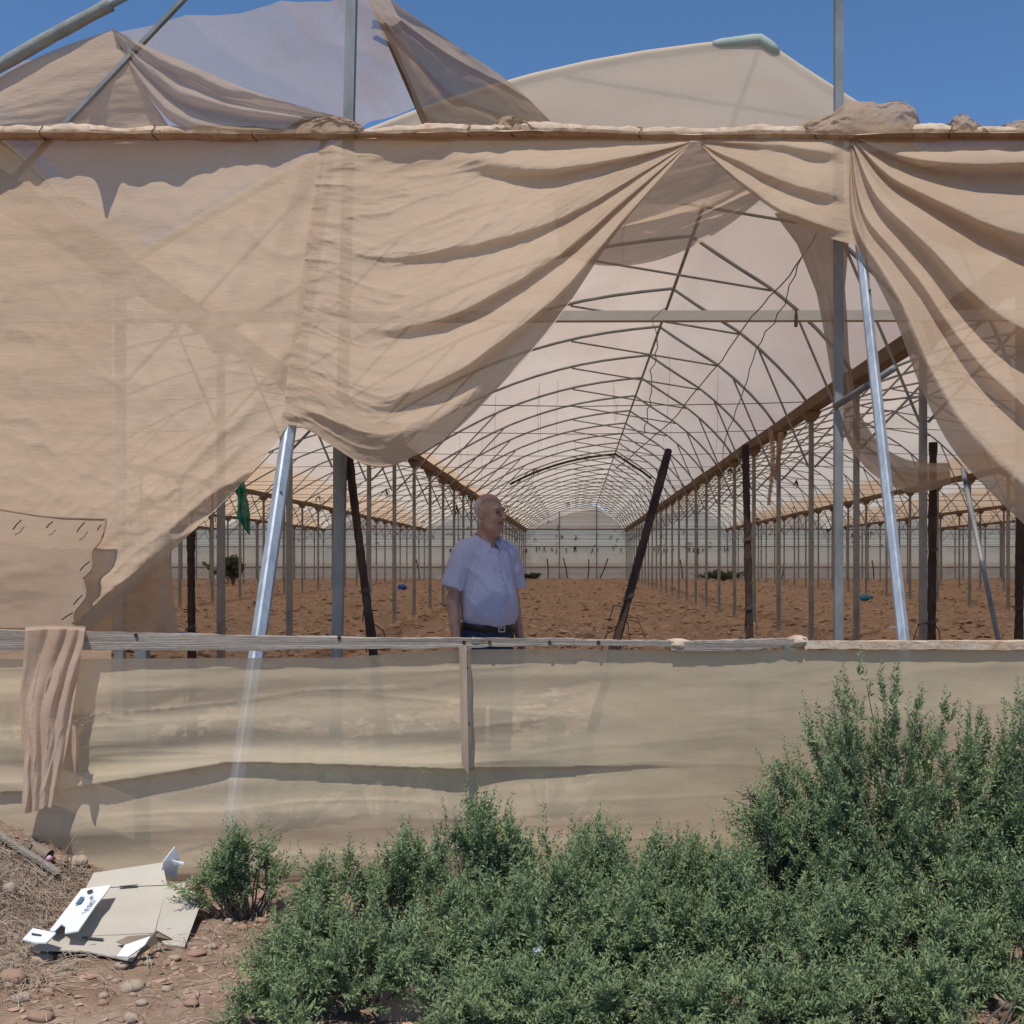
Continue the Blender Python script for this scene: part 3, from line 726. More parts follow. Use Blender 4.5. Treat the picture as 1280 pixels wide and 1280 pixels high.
# bundles of net bunched on top of the roll
def bundle(outline, base_y, dep, thick, lab, seed, m='bundle'):
    f = spl(outline); U, V = UV(110, 60); top = f(U)
    th = V * np.pi
    y = base_y + (top[..., 1] - base_y) * np.sin(th) ; dd = dep - thick * np.cos(th) * np.sin(np.pi * np.clip(U, .02, .98)) ** .5
    y = y + 4 * np.sin(th) * fbm(U * 7, V * 5, seed, 3); dd = dd - .05 * crease(U * 3 + V * 1.5, V * 4 - U, seed + 5) * np.sin(th) - .02 * crease(U * 7 - V * 3, V * 6, seed + 6) * np.sin(th); y = y - 3 * crease(U * 4 + V * 2, V * 3, seed + 7) * np.sin(th)
    o = MB().grid(px2w(np.stack([top[..., 0], y, dd], -1))).build('net_bundle', M[m], None, True)
    return tag(o, lab, 'net bundle')
bundle([(985, 166), (1010, 152), (1045, 140), (1062, 130), (1095, 131), (1130, 129), (1142, 138), (1152, 164)], 168, 6.6, .16, 'largest see-through bundle of net bunched on the roll beside the right column', 121)
bundle([(1178, 166), (1192, 150), (1200, 145), (1222, 156), (1250, 166)], 168, 6.6, .12, 'small peaked bundle of net on the roll near the right edge', 123)
bundle([(612, 164), (628, 149), (642, 147), (660, 153), (694, 164)], 167, 6.58, .10, 'small knotted bundle of net on the middle of the roll', 125)
bundle([(350, 166), (376, 152), (402, 146), (440, 152), (462, 166)], 168, 6.6, .13, 'bundle of net on the roll left of the left column', 127)
bundle([(1240, 166), (1262, 156), (1290, 150), (1330, 158), (1360, 166)], 168, 6.6, .12, 'pale bundle of net on the roll at the right edge', 129)

# ------------------------------------------------------------------ torn cover above the beam
U, V = UV(110, 60)
G2 = coons(spl([(-210, 262), (-120, 196), (-60, 136), (0, 95), (70, 60), (141, 35)]), spl([(-210, 268), (-150, 172), (0, 170), (100, 168), (218, 168)]), spl([(-210, 262), (-210, 268)]), spl([(141, 37), (158, 70), (185, 118), (218, 168)]), U, V)
d = 6.60 + .03 * fbm(U * 3, V * 3, 131) + .03 * np.sin(V * 6 + U * 3) * U
cloth('gable_net', [np.dstack([G2, d])], M['curtain'], 'flat tan net filling the left corner under the front arch', 'gable net')
# edge of the net wrapped round the front arch
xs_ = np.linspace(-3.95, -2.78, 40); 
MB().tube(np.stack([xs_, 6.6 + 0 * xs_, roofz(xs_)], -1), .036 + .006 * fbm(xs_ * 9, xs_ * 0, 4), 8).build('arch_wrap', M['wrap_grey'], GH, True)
# drooping torn fold
U, V = UV(150, 50)
G2 = coons(spl([(139, 35), (180, 56), (235, 80), (300, 108), (360, 128), (440, 150)]), spl([(143, 44), (160, 80), (185, 118), (214, 152), (300, 168), (450, 168)]), spl([(139, 35), (141, 40), (143, 44)]), spl([(440, 150), (450, 168)]), U, V)
d = 6.55 - .13 * np.sin(np.pi * U) * fold(V * 2.4 + .8 * U + .3 * fbm(U * 3, V * 2, 2), .8) + .06 * V + .025 * fbm(U * 7, V * 6, 135, 3)
cloth('net_fold', [np.dstack([G2, d])], M['swag'], 'heavy torn fold of net drooping from the front arch to the beam', 'net fold')
# what is left of the roof net between the first two frames
U, V = UV(120, 90)
fe = spl([(-3.5, 6.65), (-2.85, 6.88), (-2.0, 7.38), (-1.32, 7.75)])(U)
bx = -3.9 + U * 2.75
X = (1 - V) * fe[..., 0] + V * bx; Y = (1 - V) * fe[..., 1] + V * 9.6
str_ = fold(U * 4.2 - V * 1.4 + .5 * fbm(U * 2, V * 2, 6, 2), 1.0)
Z = roofz(X) + .03 - .10 * np.sin(np.pi * V) - .045 * str_ + .02 * fbm(U * 9, V * 4, 138)
o = MB().grid(np.stack([X, Y, Z], -1)).build('torn_roof_net', M['roof_front'], None, True)
tag(o, 'thin bluish remnant of roof net stretched behind the left column', 'roof net')
# its right part torn down towards the beam
U, V = UV(90, 90)
G2 = coons(spl([(452, -30), (500, 8), (560, 50), (640, 105), (705, 168)]), spl([(462, 0), (485, 50), (508, 100), (530, 154), (640, 172)]), spl([(452, -30), (462, 0)]), spl([(705, 168), (640, 172)]), U, V)
d = 7.9 + .95 * U + .09 * fold(V * 2.5 + U * 1.2, .9) * np.sin(np.pi * U) + .03 * fbm(U * 6, V * 6, 141, 3)
cloth('torn_net', [np.dstack([G2, d])], M['drape'], 'triangular torn net sloping from the loose bar down to the beam', 'torn net')
# pale lip along the front edge of the roof net of the next frame
xs_ = ARC[:, 0]
MB().tube(np.stack([xs_, 9.80 + 0 * xs_, ARC[:, 1] + .01], -1), .042, 7).build('roof_edge_wrap', M['wall_net'], GH, True)

# ------------------------------------------------------------------ low front fence
FD = 4.6
FN = empty('fence', (0, FD, 0), 'low fence of weathered timber rail with tan net stretched below it', 'fence')
def plank(pts, hz, hy, m, name, seed, n=90, parent=FN):
    f = spl([(p[0], p[1]) for p in pts]); t = np.linspace(0, 1, n); c = f(t)
    h = np.interp(t, np.linspace(0, 1, len(hz)), hz)
    ring = []
    for a, b_ in ((-1, -1), (-1, 0), (-1, 1), (0, 1), (1, 1), (1, 0), (1, -1), (0, -1)):
        g3 = np.stack([c[:, 0], c[:, 1] + 0 * t, FD + 0 * t], -1); W_ = px2w(g3)
        W_[:, 1] += a * hy * (1 + .12 * fbm(t * 14, t * 0 + a, seed)); W_[:, 2] += b_ * h * (1 + .18 * fbm(t * 22, t * 0 + b_ + 3 * a, seed + 3)) + .004 * fbm(t * 40, t * 0 + a * 2, seed + 5)
        ring.append(W_)
    V3 = np.stack(ring + [ring[0]])
    mb = MB().grid(V3); 
    return mb.build(name, m, parent, False)
plank([(-320, 800), (0, 800), (300, 803), (580, 803), (718, 802)], [.046, .044, .034, .022, .014], .034, M['wood'], 'rail', 3, 240)
plank([(590, 800), (760, 803), (838, 804)], [.008, .010, .012], .034, M['wood'], 'rail_board', 9, 40)
plank([(838, 807), (920, 806), (1006, 801)], [.018, .022, .012], .034, M['wood'], 'rail_board', 15, 40)
plank([(1004, 806), (1150, 806), (1300, 806), (1640, 806)], [.016, .017, .018, .018], .03, M['roll'], 'wrapped_rail', 21)
# upright stub
s0, s1 = P(579, 806, FD - .045), P(582, 962, FD - .06)
tt = np.linspace(0, 1, 24); ring = []
for a, b_ in ((-1, -1), (1, -1), (1, 1), (-1, 1), (-1, -1)):
    q = s0 + (s1 - s0) * tt[:, None]; q = q + np.stack([a * .0145 * (1 + .12 * fbm(tt * 9, tt * 0 + a, 4)), b_ * .014 + 0 * tt, 0 * tt - .02 * (tt > .97) * a], -1); ring.append(q)
V3 = np.stack(ring); mb = MB().grid(V3); mb.add(V3[:4, -1], [[0, 1, 2, 3]]); mb.build('upright_stub', M['wood_v'], FN)
for (x, y) in ((170, 794), (424, 797), (687, 803), (748, 803), (580, 803), (583, 835), (585, 905), (612, 803)):
    c_ = P(x, y, FD - .038); MB().tube([c_, c_ + (0, -.004, 0)], .008, 9).build('nail_head', M['rust'], FN)
for x in (-250, 150, 575, 1000, 1420): 
    c_ = P(x, 815, FD + .03); MB().bar((c_[0], FD + .27, -.2), (c_[0], FD + .27, .97), .05, .05).build('fence_post', M['galv'], FN)
# net below the rail
U, V = UV(420, 200)
pxg = -330 + 1970 * U
top = np.interp(pxg, [-330, 0, 430, 560, 720, 840, 1010, 1640], [822, 824, 822, 812, 811, 814, 812, 812])
pyg = top + (1135 - top) * V
lf = 1 - sst(560, 900, pxg)
ph = (pyg - 815) / 42 + .75 * fbm(pxg * .0022, pyg * .008, 151, 2) + .0004 * pxg
fo = .010 * (.5 + .5 * np.sin(2 * np.pi * ph * .72)) * (.6 + 1.2 * (vn(pxg * .004, pyg * .02, 152) + .4)) * lf * sst(815, 850, pyg)
slit_y = np.interp(pxg, [-330, 80, 180, 290, 400, 560, 640, 1640], [1010, 987, 972, 953, 956, 962, 960, 950])
sdist = pyg - slit_y
fo += -.022 * lf * np.exp(-(np.minimum(sdist, 0) / 16) ** 2) * (sdist < 0) * sst(40, 140, pxg) * (1 - sst(560, 640, pxg)) + .03 * lf * np.exp(-(sdist / 20) ** 2) * (sdist > 0)
fo -= .0035 * crease(pxg * .0025, pyg * .03 + pxg * .001, 153) * (.35 + .65 * lf)
fo += .006 * fbm(pxg * .008, pyg * .02, 155, 3) + .05 * np.sin(np.pi * V) * fbm(pxg * .004, pyg * .004, 157, 2)
dn = FD - .005 + fo + .03 * V + .16 * sst(.86, 1, V)
dn = dn + .05 * np.exp(-((pyg - 815) / 8) ** 2) * sst(840, 1010, pxg) * 0
Gn = np.stack([pxg, pyg, dn], -1)
MB().grid(px2w(Gn)).build('fence_net', M['fence_net'], FN, True)
U, V = UV(120, 60)     # the right half is doubled
px2_ = 740 + 60 * fbm(V * 2, V * 0, 4) * (1 - U) + 900 * U; py2_ = 813 + 320 * V
MB().grid(px2w(np.stack([px2_, py2_, FD + .035 + .015 * fbm(U * 6, V * 3, 159) + .19 * sst(.86, 1, V)], -1))).build('inner_fence_net', M['fence_net'], FN, True)
# cloth bound round the board right of the man
for (xa, xb) in ((832, 862), (985, 1008)):
    U, V = UV(16, 30); th = V * 2 * np.pi
    yc = 806 if xa < 900 else 802
    cc = px2w(np.stack([xa + (xb - xa) * U, yc + 0 * U, FD + 0 * U], -1))
    rr = .017 + .011 * np.sin(np.pi * U) + .004 * fbm(U * 4, V * 6, xa, 2)
    cc[..., 1] -= np.cos(th) * rr * 1.5; cc[..., 2] += np.sin(th) * rr
    MB().grid(cc).build('binding_cloth', M['roll'], FN, True)

# rag over the rail at the left
U, V = UV(70, 150)
Lf = spl([(32, 783), (28, 840), (24, 880), (30, 950), (26, 1018)]); Rg = spl([(107, 783), (100, 830), (92, 880), (84, 930), (66, 1008)])
G2 = coons(spl([(32, 783), (70, 781), (107, 783)]), spl([(26, 1018), (45, 1012), (66, 1008)]), Lf, Rg, U, V)
pl_ = U * 3.6 + .35 * np.sin(V * 3) + .8 * fbm(U * 1.6, V * 2.0, 161, 2)
d = FD - .065 - .026 * fold(pl_, 1.1) * (.35 + vn(np.floor(pl_) * 1.7, V * 3, 5) + .5) - .007 * crease(U * 5 + V, V * 2.2 + U, 163) * sst(.05, .3, V) + .02 * V
d = np.where(V < .02, FD + .03, d)
G2[..., 1] += 5 * vn(U * 9, V * 0, 3) * sst(.9, 1, V)
rag = MB().grid(px2w(np.dstack([G2, d])))
U, V = UV(16, 50)     # torn tail on its right
G2 = coons(spl([(84, 905), (96, 908)]), spl([(93, 966), (97, 965)]), spl([(84, 905), (88, 930), (93, 966)]), spl([(96, 908), (100, 938), (97, 965)]), U, V)
rag.grid(px2w(np.dstack([G2, FD - .07 + .02 * np.sin(U * 6 + V * 3)])))
tag(rag.build('rag', M['rag'], None, True), 'crumpled peach coloured rag draped over the left end of the rail', 'rag')

# ------------------------------------------------------------------ the man
class SDF:
    def __init__(s, lo, hi, h):
        s.lo = np.array(lo, float); s.h = h; s.n = np.ceil((np.array(hi) - s.lo) / h).astype(int) + 1
        s.F = np.full(s.n, .3, np.float32)
    def _sub(s, lo, hi, pad=.09):
        a = np.clip(((np.array(lo) - pad - s.lo) / s.h).astype(int), 0, s.n - 1); b = np.clip(((np.array(hi) + pad - s.lo) / s.h).astype(int) + 2, 1, s.n)
        ax = [s.lo[i] + s.h * np.arange(a[i], b[i]) for i in range(3)]
        X = np.stack(np.meshgrid(*ax, indexing='ij'), -1)
        return (slice(a[0], b[0]), slice(a[1], b[1]), slice(a[2], b[2])), X
    def _mix(s, sl, D, k, sub):
        A = s.F[sl]
        if sub:
            h = np.clip(.5 - .5 * (A + D) / k, 0, 1); s.F[sl] = A * (1 - h) + (-D) * h + k * h * (1 - h)
        else:
            h = np.clip(.5 + .5 * (A - D) / k, 0, 1); s.F[sl] = A * (1 - h) + D * h - k * h * (1 - h)
    def ell(s, c, r, k=.02, sub=False, rot=None):
        c = np.array(c, float); r = np.array(r, float); m = r.max()
        sl, X = s._sub(c - m, c + m); Q = X - c
        if rot is not None: Q = Q @ rot
        q = Q / r; k0 = np.linalg.norm(q, axis=-1); k1 = np.linalg.norm(q / r, axis=-1) + 1e-9
        s._mix(sl, k0 * (k0 - 1) / k1, k, sub); return s
    def cap(s, a, b, ra, rb, k=.02, sub=False):
        a = np.array(a, float); b = np.array(b, float); m = max(ra, rb)
        sl, X = s._sub(np.minimum(a, b) - m, np.maximum(a, b) + m)
        ab = b - a; t = np.clip(((X - a) @ ab) / (ab @ ab), 0, 1)
        s._mix(sl, np.linalg.norm(X - a - t[..., None] * ab, axis=-1) - (ra + (rb - ra) * t), k, sub); return s
    def mesh(s):
        Fv = s.F; ins = Fv < 0
        n = np.array(Fv.shape) - 1
        acc = np.zeros((*n, 3), np.float32); cnt = np.zeros(n, np.float32)
        corner = lambda i, j, k: (slice(i, n[0] + i), slice(j, n[1] + j), slice(k, n[2] + k))
        for ax in range(3):
            for p in (0, 1):
                for q in (0, 1):
                    o0 = [0, 0, 0]; others = [i for i in range(3) if i != ax]; o0[others[0]] = p; o0[others[1]] = q
                    o1 = list(o0); o1[ax] = 1
                    f0, f1 = Fv[corner(*o0)], Fv[corner(*o1)]; cr = (f0 < 0) != (f1 < 0)
                    t = np.where(cr, f0 / np.where(cr, f0 - f1, 1), 0)
                    for i in range(3):
                        acc[..., i] += np.where(cr, (t if i == ax else o0[i]), 0)
                    cnt += cr
        act = cnt > 0; idx = np.full(n, -1, np.int64); idx[act] = np.arange(act.sum())
        g = np.argwhere(act); V = s.lo + s.h * (g + acc[act] / cnt[act][:, None])
        quads = []
        for ax in range(3):
            o = [i for i in range(3) if i != ax]
            f0 = ins[tuple(slice(0, -1) if i == ax else slice(None) for i in range(3))]; f1 = ins[tuple(slice(1, None) if i == ax else slice(None) for i in range(3))]
            e = np.argwhere(f0 != f1)
            e = e[(e[:, o[0]] > 0) & (e[:, o[1]] > 0) & (e[:, o[0]] < Fv.shape[o[0]] - 1) & (e[:, o[1]] < Fv.shape[o[1]] - 1)]
            flip = f0[tuple(e.T)]
            c = []
            for (da, db) in ((-1, -1), (0, -1), (0, 0), (-1, 0)):
                q = e.copy(); q[:, o[0]] += da; q[:, o[1]] += db; c.append(idx[tuple(q.T)])
            Q = np.stack(c, -1)
            if ax == 1: flip = ~flip
            Q[~flip] = Q[~flip][:, ::-1]
            quads.append(Q)
        Q = np.concatenate(quads); return V, Q[(Q >= 0).all(1)]

def rz(a): c, s_ = math.cos(a), math.sin(a); return np.array([[c, -s_, 0], [s_, c, 0], [0, 0, 1]])
HD = (0.0, -.035, 1.615)              # head centre, man facing -y before turning
HR = rz(R(22))                        # head turned further than the body
def hp(x, y, z): return np.array(HD) + HR @ np.array((x, y, z))
body = SDF((-.42, -.32, -.02), (.42, .26, 1.78), .0058)
# head
body.ell(hp(0, .018, .030), (.077, .096, .086), .02, rot=HR)
body.ell(hp(0, -.020, -.025), (.064, .066, .080), .03, rot=HR)
body.ell(hp(0, -.036, -.075), (.047, .042, .032), .03, rot=HR)
body.ell(hp(0, -.070, -.092), (.020, .014, .015), .014, rot=HR)
for s_ in (-1, 1):
    body.ell(hp(s_ * .042, -.058, -.035), (.026, .028, .028), .02, rot=HR)
    body.ell(hp(s_ * .045, -.03, -.085), (.022, .04, .028), .025, rot=HR)       # jowl
    body.ell(hp(s_ * .080, .014, -.010), (.011, .020, .034), .008, rot=HR @ rz(s_ * -.35))
    body.ell(hp(s_ * .031, -.098, .002), (.016, .016, .010), .012, True, rot=HR)
    body.ell(hp(s_ * .013, -.098, -.034), (.010, .012, .009), .008, rot=HR)
body.cap(hp(-.036, -.078, .020), hp(.036, -.078, .020), .012, .012, .014)
body.cap(hp(0, -.084, .012), hp(0, -.112, -.026), .008, .0135, .010)
body.ell(hp(0, -.080, -.052), (.024, .012, .010), .008, rot=HR); body.ell(hp(0, -.079, -.071), (.022, .012, .009), .008, rot=HR)
body.cap(hp(-.027, -.086, -.063), hp(.027, -.086, -.063), .006, .006, .006, True); body.cap(hp(-.02, -.096, -.061), hp(.02, -.096, -.061), .007, .007, .005, True)
for s_ in (-1, 1): body.ell(hp(s_ * .088, .006, -.006), (.007, .009, .017), .006, True, rot=HR)
# neck, trunk
body.cap((0, .012, 1.40), hp(0, .018, -.05), .062, .056, .03)
body.ell(hp(0, -.035, -.115), (.036, .04, .035), .03, rot=HR)
body.ell((0, .01, 1.28), (.160, .112, .16), .05); body.ell((0, -.03, 1.07), (.165, .14, .19), .05)
body.ell((0, .0, .92), (.165, .125, .12), .05)
for s_ in (-1, 1):
    sh, elb, wr_ = (s_ * .165, .015, 1.365), (s_ * .228, .045, 1.09), (s_ * .242, -.015, .865)
    body.cap((s_ * .05, .015, 1.42), sh, .042, .050, .03); body.cap(sh, elb, .049, .043, .03); body.cap(elb, wr_, .044, .029, .02)
    pm = np.array((s_ * .242, -.035, .795))
    body.ell(pm, (.020, .040, .050), .015)
    for i, (oy, L) in enumerate(((-.030, .066), (-.011, .078), (.009, .072), (.027, .056))):
        a = pm + (0, oy, -.040); k1 = a + (-s_ * .008, -.004, -L * .55); k2 = k1 + (-s_ * .018, -.002, -L * .45)
        body.cap(a, k1, .0095, .0088, .006); body.cap(k1, k2, .0088, .0075, .004)
    body.cap(pm + (-s_ * .004, -.032, .018), pm + (-s_ * .012, -.062, -.018), .012, .010, .008); body.cap(pm + (-s_ * .012, -.062, -.018), pm + (-s_ * .018, -.062, -.048), .010, .008, .004)
    body.cap((s_ * .085, 0, .88), (s_ * .10, -.01, .50), .088, .060, .03); body.cap((s_ * .10, -.01, .50), (s_ * .105, .02, .08), .056, .040, .02)
    body.cap((s_ * .105, .02, .055), (s_ * .125, -.15, .035), .045, .035, .02)
V, Q = body.mesh()
MAN_P = np.array([(609 - VX) * 6.78 / F, 6.78, 0.0]); MAN_Z = float(gz(MAN_P[0], MAN_P[1])); MAN_P[2] = MAN_Z
MR = rz(R(36)) @ np.diag([.94, .98, 1.022])
man = empty('person', MAN_P, 'elderly balding man in a pale checked short-sleeved shirt looking right', 'person')

def skin_mat(name, a, b):
    m, t, out = mat(name); v = coords(t)
    col = ramp(t, noise(t, v, 16, 6, .7), [(.32, a), (.68, b)])
    p = nd(t, 'ShaderNodeBsdfPrincipled'); p.inputs['Roughness'].default_value = .55; p.inputs['Specular IOR Level'].default_value = .35
    p.inputs['Subsurface Weight'].default_value = .08; p.inputs['Subsurface Radius'].default_value = (.02, .008, .004); p.inputs['Subsurface Scale'].default_value = .3
    at = nd(t, 'ShaderNodeAttribute'); at.attribute_name = 'hair'
    hc = ramp(t, noise(t, coords(t, (1, 1, .4)), 120, 3), [(.3, (.36, .34, .325)), (.7, (.62, .60, .58))])
    col = mixc(t, at.outputs['Fac'], col, hc)
    t.links.new(col, p.inputs['Base Color']); t.links.new(bump(t, noise(t, v, 70, 3), .25, .004), p.inputs['Normal']); t.links.new(p.outputs[0], out.inputs['Surface']); return m
M['skin'] = skin_mat('skin', (.32, .165, .115), (.46, .27, .20))
M['hairm'] = solid('grey_hair', (.42, .38, .34), (.62, .59, .55), .8, 0, 60, (1, 1, .3), .6)
M['shoe'] = solid('dark_shoe', (.02, .016, .013), (.04, .03, .025), .6)
M['eye'] = solid('eye', (.04, .03, .03), (.10, .08, .08), .25)
M['brow'] = solid('grey_brow', (.10, .085, .075), (.2, .175, .155), .9)
M['jeans'] = solid('dark_jeans', (.012, .022, .05), (.03, .05, .10), .85, 0, 40)
M['belt'] = solid('black_belt', (.012, .010, .010), (.02, .018, .017), .4)
M['buckle'] = solid('belt_buckle', (.30, .29, .26), (.38, .37, .33), .4, .7)
M['pearl'] = solid('button', (.6, .6, .62), (.7, .7, .72), .4)
def shirt_mat():
    m, t, out = mat('checked_shirt'); v = coords(t)
    ck = nd(t, 'ShaderNodeTexChecker'); ck.inputs['Scale'].default_value = 210
    t.links.new(v, ck.inputs['Vector']); ck.inputs['Color1'].default_value = (.54, .505, .61, 1); ck.inputs['Color2'].default_value = (.33, .325, .48, 1)
    n = noise(t, v, 4, 4)
    col = mixc(t, .4, ck.outputs['Color'], ramp(t, n, [(.3, (.40, .38, .50)), (.7, (.46, .43, .53))]))
    p = nd(t, 'ShaderNodeBsdfPrincipled'); p.inputs['Roughness'].default_value = .9; p.inputs['Specular IOR Level'].default_value = .1
    t.links.new(col, p.inputs['Base Color'])
    b1 = noise(t, coords(t, (1, 1, .45)), 17, 4, .6, .8)
    t.links.new(bump(t, b1, .35, .03), p.inputs['Normal']); t.links.new(p.outputs[0], out.inputs['Surface']); return m
M['shirt'] = shirt_mat()
def place(V): return V @ MR.T + MAN_P
# region materials on the continuous body: skin, hair, shoes
me = new_mesh('body', V @ MR.T, Q, True)
for k_ in ('skin', 'shoe'): me.materials.append(M[k_])
cen = V[Q].mean(1)
me.polygons.foreach_set('material_index', np.where(cen[:, 2] < .10, 1, 0).astype(np.int32))
loc = (V - np.array(HD)) @ HR
edge_y = .006 + .55 * np.clip(loc[:, 2] - .035, 0, 1) + .004 * fbm(loc[:, 2] * 50, loc[:, 0] * 40, 3, 2)
hv = .85 * sst(-.014, .022, loc[:, 1] - edge_y) * sst(-.075, -.045, loc[:, 2] + .3 * np.clip(loc[:, 1] - .04, -.1, .1)) * (1 - sst(.070, .095, loc[:, 2]))
ear = (np.abs(loc[:, 0]) > .072) & (loc[:, 1] < .040) & (loc[:, 2] < .030) & (loc[:, 1] > -.02)
hv = np.where(ear, 0, hv) * (loc[:, 2] > -.09)
at = me.attributes.new('hair', 'FLOAT', 'POINT'); at.data.foreach_set('value', hv.astype(np.float32))
bo = link('body', me, None, man)

# shirt
sh = SDF((-.42, -.30, .80), (.42, .27, 1.56), .0062)
sh.ell((0, .008, 1.275), (.176, .130, .165), .05); sh.ell((0, -.035, 1.10), (.180, .158, .19), .06); sh.ell((0, -.02, 1.0), (.178, .148, .10), .06)
sh.cap((0, .016, 1.36), (0, .014, 1.435), .10, .070, .03)
for s_ in (-1, 1):
    sh.cap((s_ * .045, .016, 1.430), (s_ * .162, .018, 1.374), .056, .069, .045)
    sh.cap((s_ * .167, .018, 1.365), (s_ * .235, .036, 1.165), .071, .076, .025)
sl_, X = sh._sub((-.42, -.30, .80), (.42, .27, 1.56), 0)
Fz = sh.F
# flat openings: hem, neck and sleeve ends
hem = .938 + .012 * np.sin(X[..., 0] * 16) - X[..., 2]
Fz[:] = np.maximum(Fz, np.where(np.abs(X[..., 0]) < .205, hem, -1))
Fz[:] = np.maximum(Fz, X[..., 2] - 1.470 + .75 * np.clip(.02 - X[..., 1], 0, 1) * (np.abs(X[..., 0]) < .07))
sd_ = np.abs(X[..., 0]); sleeve = (1.165 + .30 * (sd_ - .23)) - X[..., 2]
Fz[:] = np.maximum(Fz, np.where(sd_ > .190, sleeve, -1))
# wrinkles
wk = .009 * fbm((X[..., 0] + X[..., 2] * .6) * 14, X[..., 2] * 5 - X[..., 1] * 4, 5, 3) + .007 * fbm(X[..., 0] * 30 + 3, X[..., 2] * 9, 8, 2)
wk = wk * .9 - .003 - .009 * (1 - 2.2 * np.abs(fbm((X[..., 0] + .5 * X[..., 2]) * 7, X[..., 2] * 4 - X[..., 0] * 3, 15, 2))) ** 3
Fz[:] = Fz + wk.astype(np.float32)
Vs, Qs = sh.mesh()
so_ = link('shirt', new_mesh('shirt', Vs @ MR.T, Qs, True), M['shirt'], man)
def surf_y(x, z):     # front surface of the shirt
    i = int(round((x - sh.lo[0]) / sh.h)); k_ = int(round((z - sh.lo[2]) / sh.h)); col_ = np.argwhere(Fz[i, :, k_] < 0)
    return sh.lo[1] + sh.h * (col_[0][0] if len(col_) else 20)
def man_part(name, mb, m, parent=man, smooth=True):
    V = place(np.concatenate(mb.V)) - base(parent)
    return link(name, new_mesh(name, V, mb.Q, smooth), m, parent)
# placket, buttons, pocket
zz = np.linspace(1.385, .965, 26); pl = []
for dx in (-.017, .017): pl.append(np.array([(dx, surf_y(dx, z) - .004, z) for z in zz]))
mb = MB().grid(np.stack([pl[0], (pl[0] + pl[1]) / 2 + (0, -.004, 0), pl[1], pl[1] + (0, .008, 0)])); man_part('placket', mb, M['shirt'], so_)
for z in (1.37, 1.28, 1.19, 1.10, 1.01):
    y = surf_y(.0, z) - .009; man_part('button', MB().tube([(0, y, z), (0, y - .003, z)], .0065, 8), M['pearl'], so_)
gx = np.linspace(.055, .155, 9); gz_ = np.linspace(1.315, 1.20, 9)
mb = MB().grid(np.array([[(x, surf_y(x, z) - .0055, z) for z in gz_] for x in gx])); man_part('pocket', mb, M['shirt'], so_)
# collar: two leaves turned down round the neck
mb = MB()
for s_ in (-1, 1):
    a = np.linspace(math.pi / 2, -math.pi / 2 + .16, 22)          # from nape to throat
    q = np.linspace(0, 1, 22)
    inn = np.stack([s_ * np.cos(a) * .066, .012 + np.sin(a) * .074, 1.500 - .075 * q ** 1.5], -1)
    mid = inn * (1.06, 1.06, 1) + (0, 0, .008)
    drop = np.interp(q, [0, .5, .8, .93, 1], [.040, .046, .062, .088, .045])
    outw = np.stack([s_ * np.cos(a) * .094 + s_ * .020 * q ** 3, .012 + np.sin(a) * .104 - .012 * q, inn[:, 2] - drop], -1)
    mb.grid(np.stack([inn + (0, 0, -.03), inn, mid, (mid + outw) / 2 + (s_ * .006, -.003, .004), outw, outw + (-s_ * .004, .004, .002)]))
man_part('collar', mb, M['shirt'], so_)
# jeans, belt, buckle
jn = SDF((-.30, -.25, .05), (.30, .25, 1.02), .0075)
jn.ell((0, -.005, .93), (.176, .140, .12), .05)
for s_ in (-1, 1):
    jn.cap((s_ * .085, 0, .88), (s_ * .10, -.01, .50), .100, .078, .03); jn.cap((s_ * .10, -.01, .50), (s_ * .106, .015, .10), .078, .066, .02)
sl_, X = jn._sub((-.30, -.25, .05), (.30, .25, 1.02), 0)
jn.F[:] = np.maximum(np.maximum(jn.F, X[..., 2] - .985), .085 - X[..., 2]) + (.004 * fbm(X[..., 0] * 20, X[..., 2] * 14, 4, 2)).astype(np.float32)
Vj, Qj = jn.mesh(); link('jeans', new_mesh('jeans', Vj @ MR.T, Qj, True), M['jeans'], man)
a = np.linspace(0, 2 * math.pi, 49)
bl = [np.stack([np.cos(a) * (.182 + e_), -.008 + np.sin(a) * (.148 + e_), z + 0 * a - .012 * (np.sin(a) < 0) * np.abs(np.sin(a))], -1) for e_, z in ((0, .925), (.006, .925), (.006, .962), (0, .962))]
be = man_part('belt', MB().grid(np.stack(bl)), M['belt'])
mb = MB(); yb = -.008 - .148 - .012
for (cx_, cz_, hx, hz_) in ((-.022, .932, .004, .021), (.022, .932, .004, .021), (0, .912, .024, .004), (0, .952, .024, .004), (.004, .932, .018, .0025)): mb.box((cx_, yb, cz_), (hx, .004, hz_))
man_part('buckle', mb, M['buckle'], be, False)
# eyes, brows and mouth
M['lip'] = solid('lip', (.17, .07, .055), (.22, .095, .075), .6)
man_part('mouth', MB().tube([hp(x, y, z) for x, y, z in ((-.027, -.078, -.066), (-.012, -.089, -.062), (0, -.091, -.0615), (.012, -.089, -.062), (.027, -.078, -.066))], [.0015, .0035, .004, .0035, .0015], 6), M['lip'])
for s_ in (-1, 1):
    ev = SDF(hp(s_ * .031, -.081, .001) - .02, hp(s_ * .031, -.081, .001) + .02, .003); ev.ell(hp(s_ * .031, -.0795, .0005), (.0125, .0115, .0075), .002, rot=HR)
    a_, b_ = ev.mesh(); link('eye', new_mesh('eye', a_ @ MR.T, b_, True), M['eye'], man)
    q_ = [hp(s_ * x, y, z) for x, y, z in ((.012, -.094, .019), (.026, -.094, .024), (.040, -.087, .022), (.050, -.076, .015))]
    man_part('eyebrow', MB().tube(q_, [.003, .0055, .005, .002], 6), M['brow'])

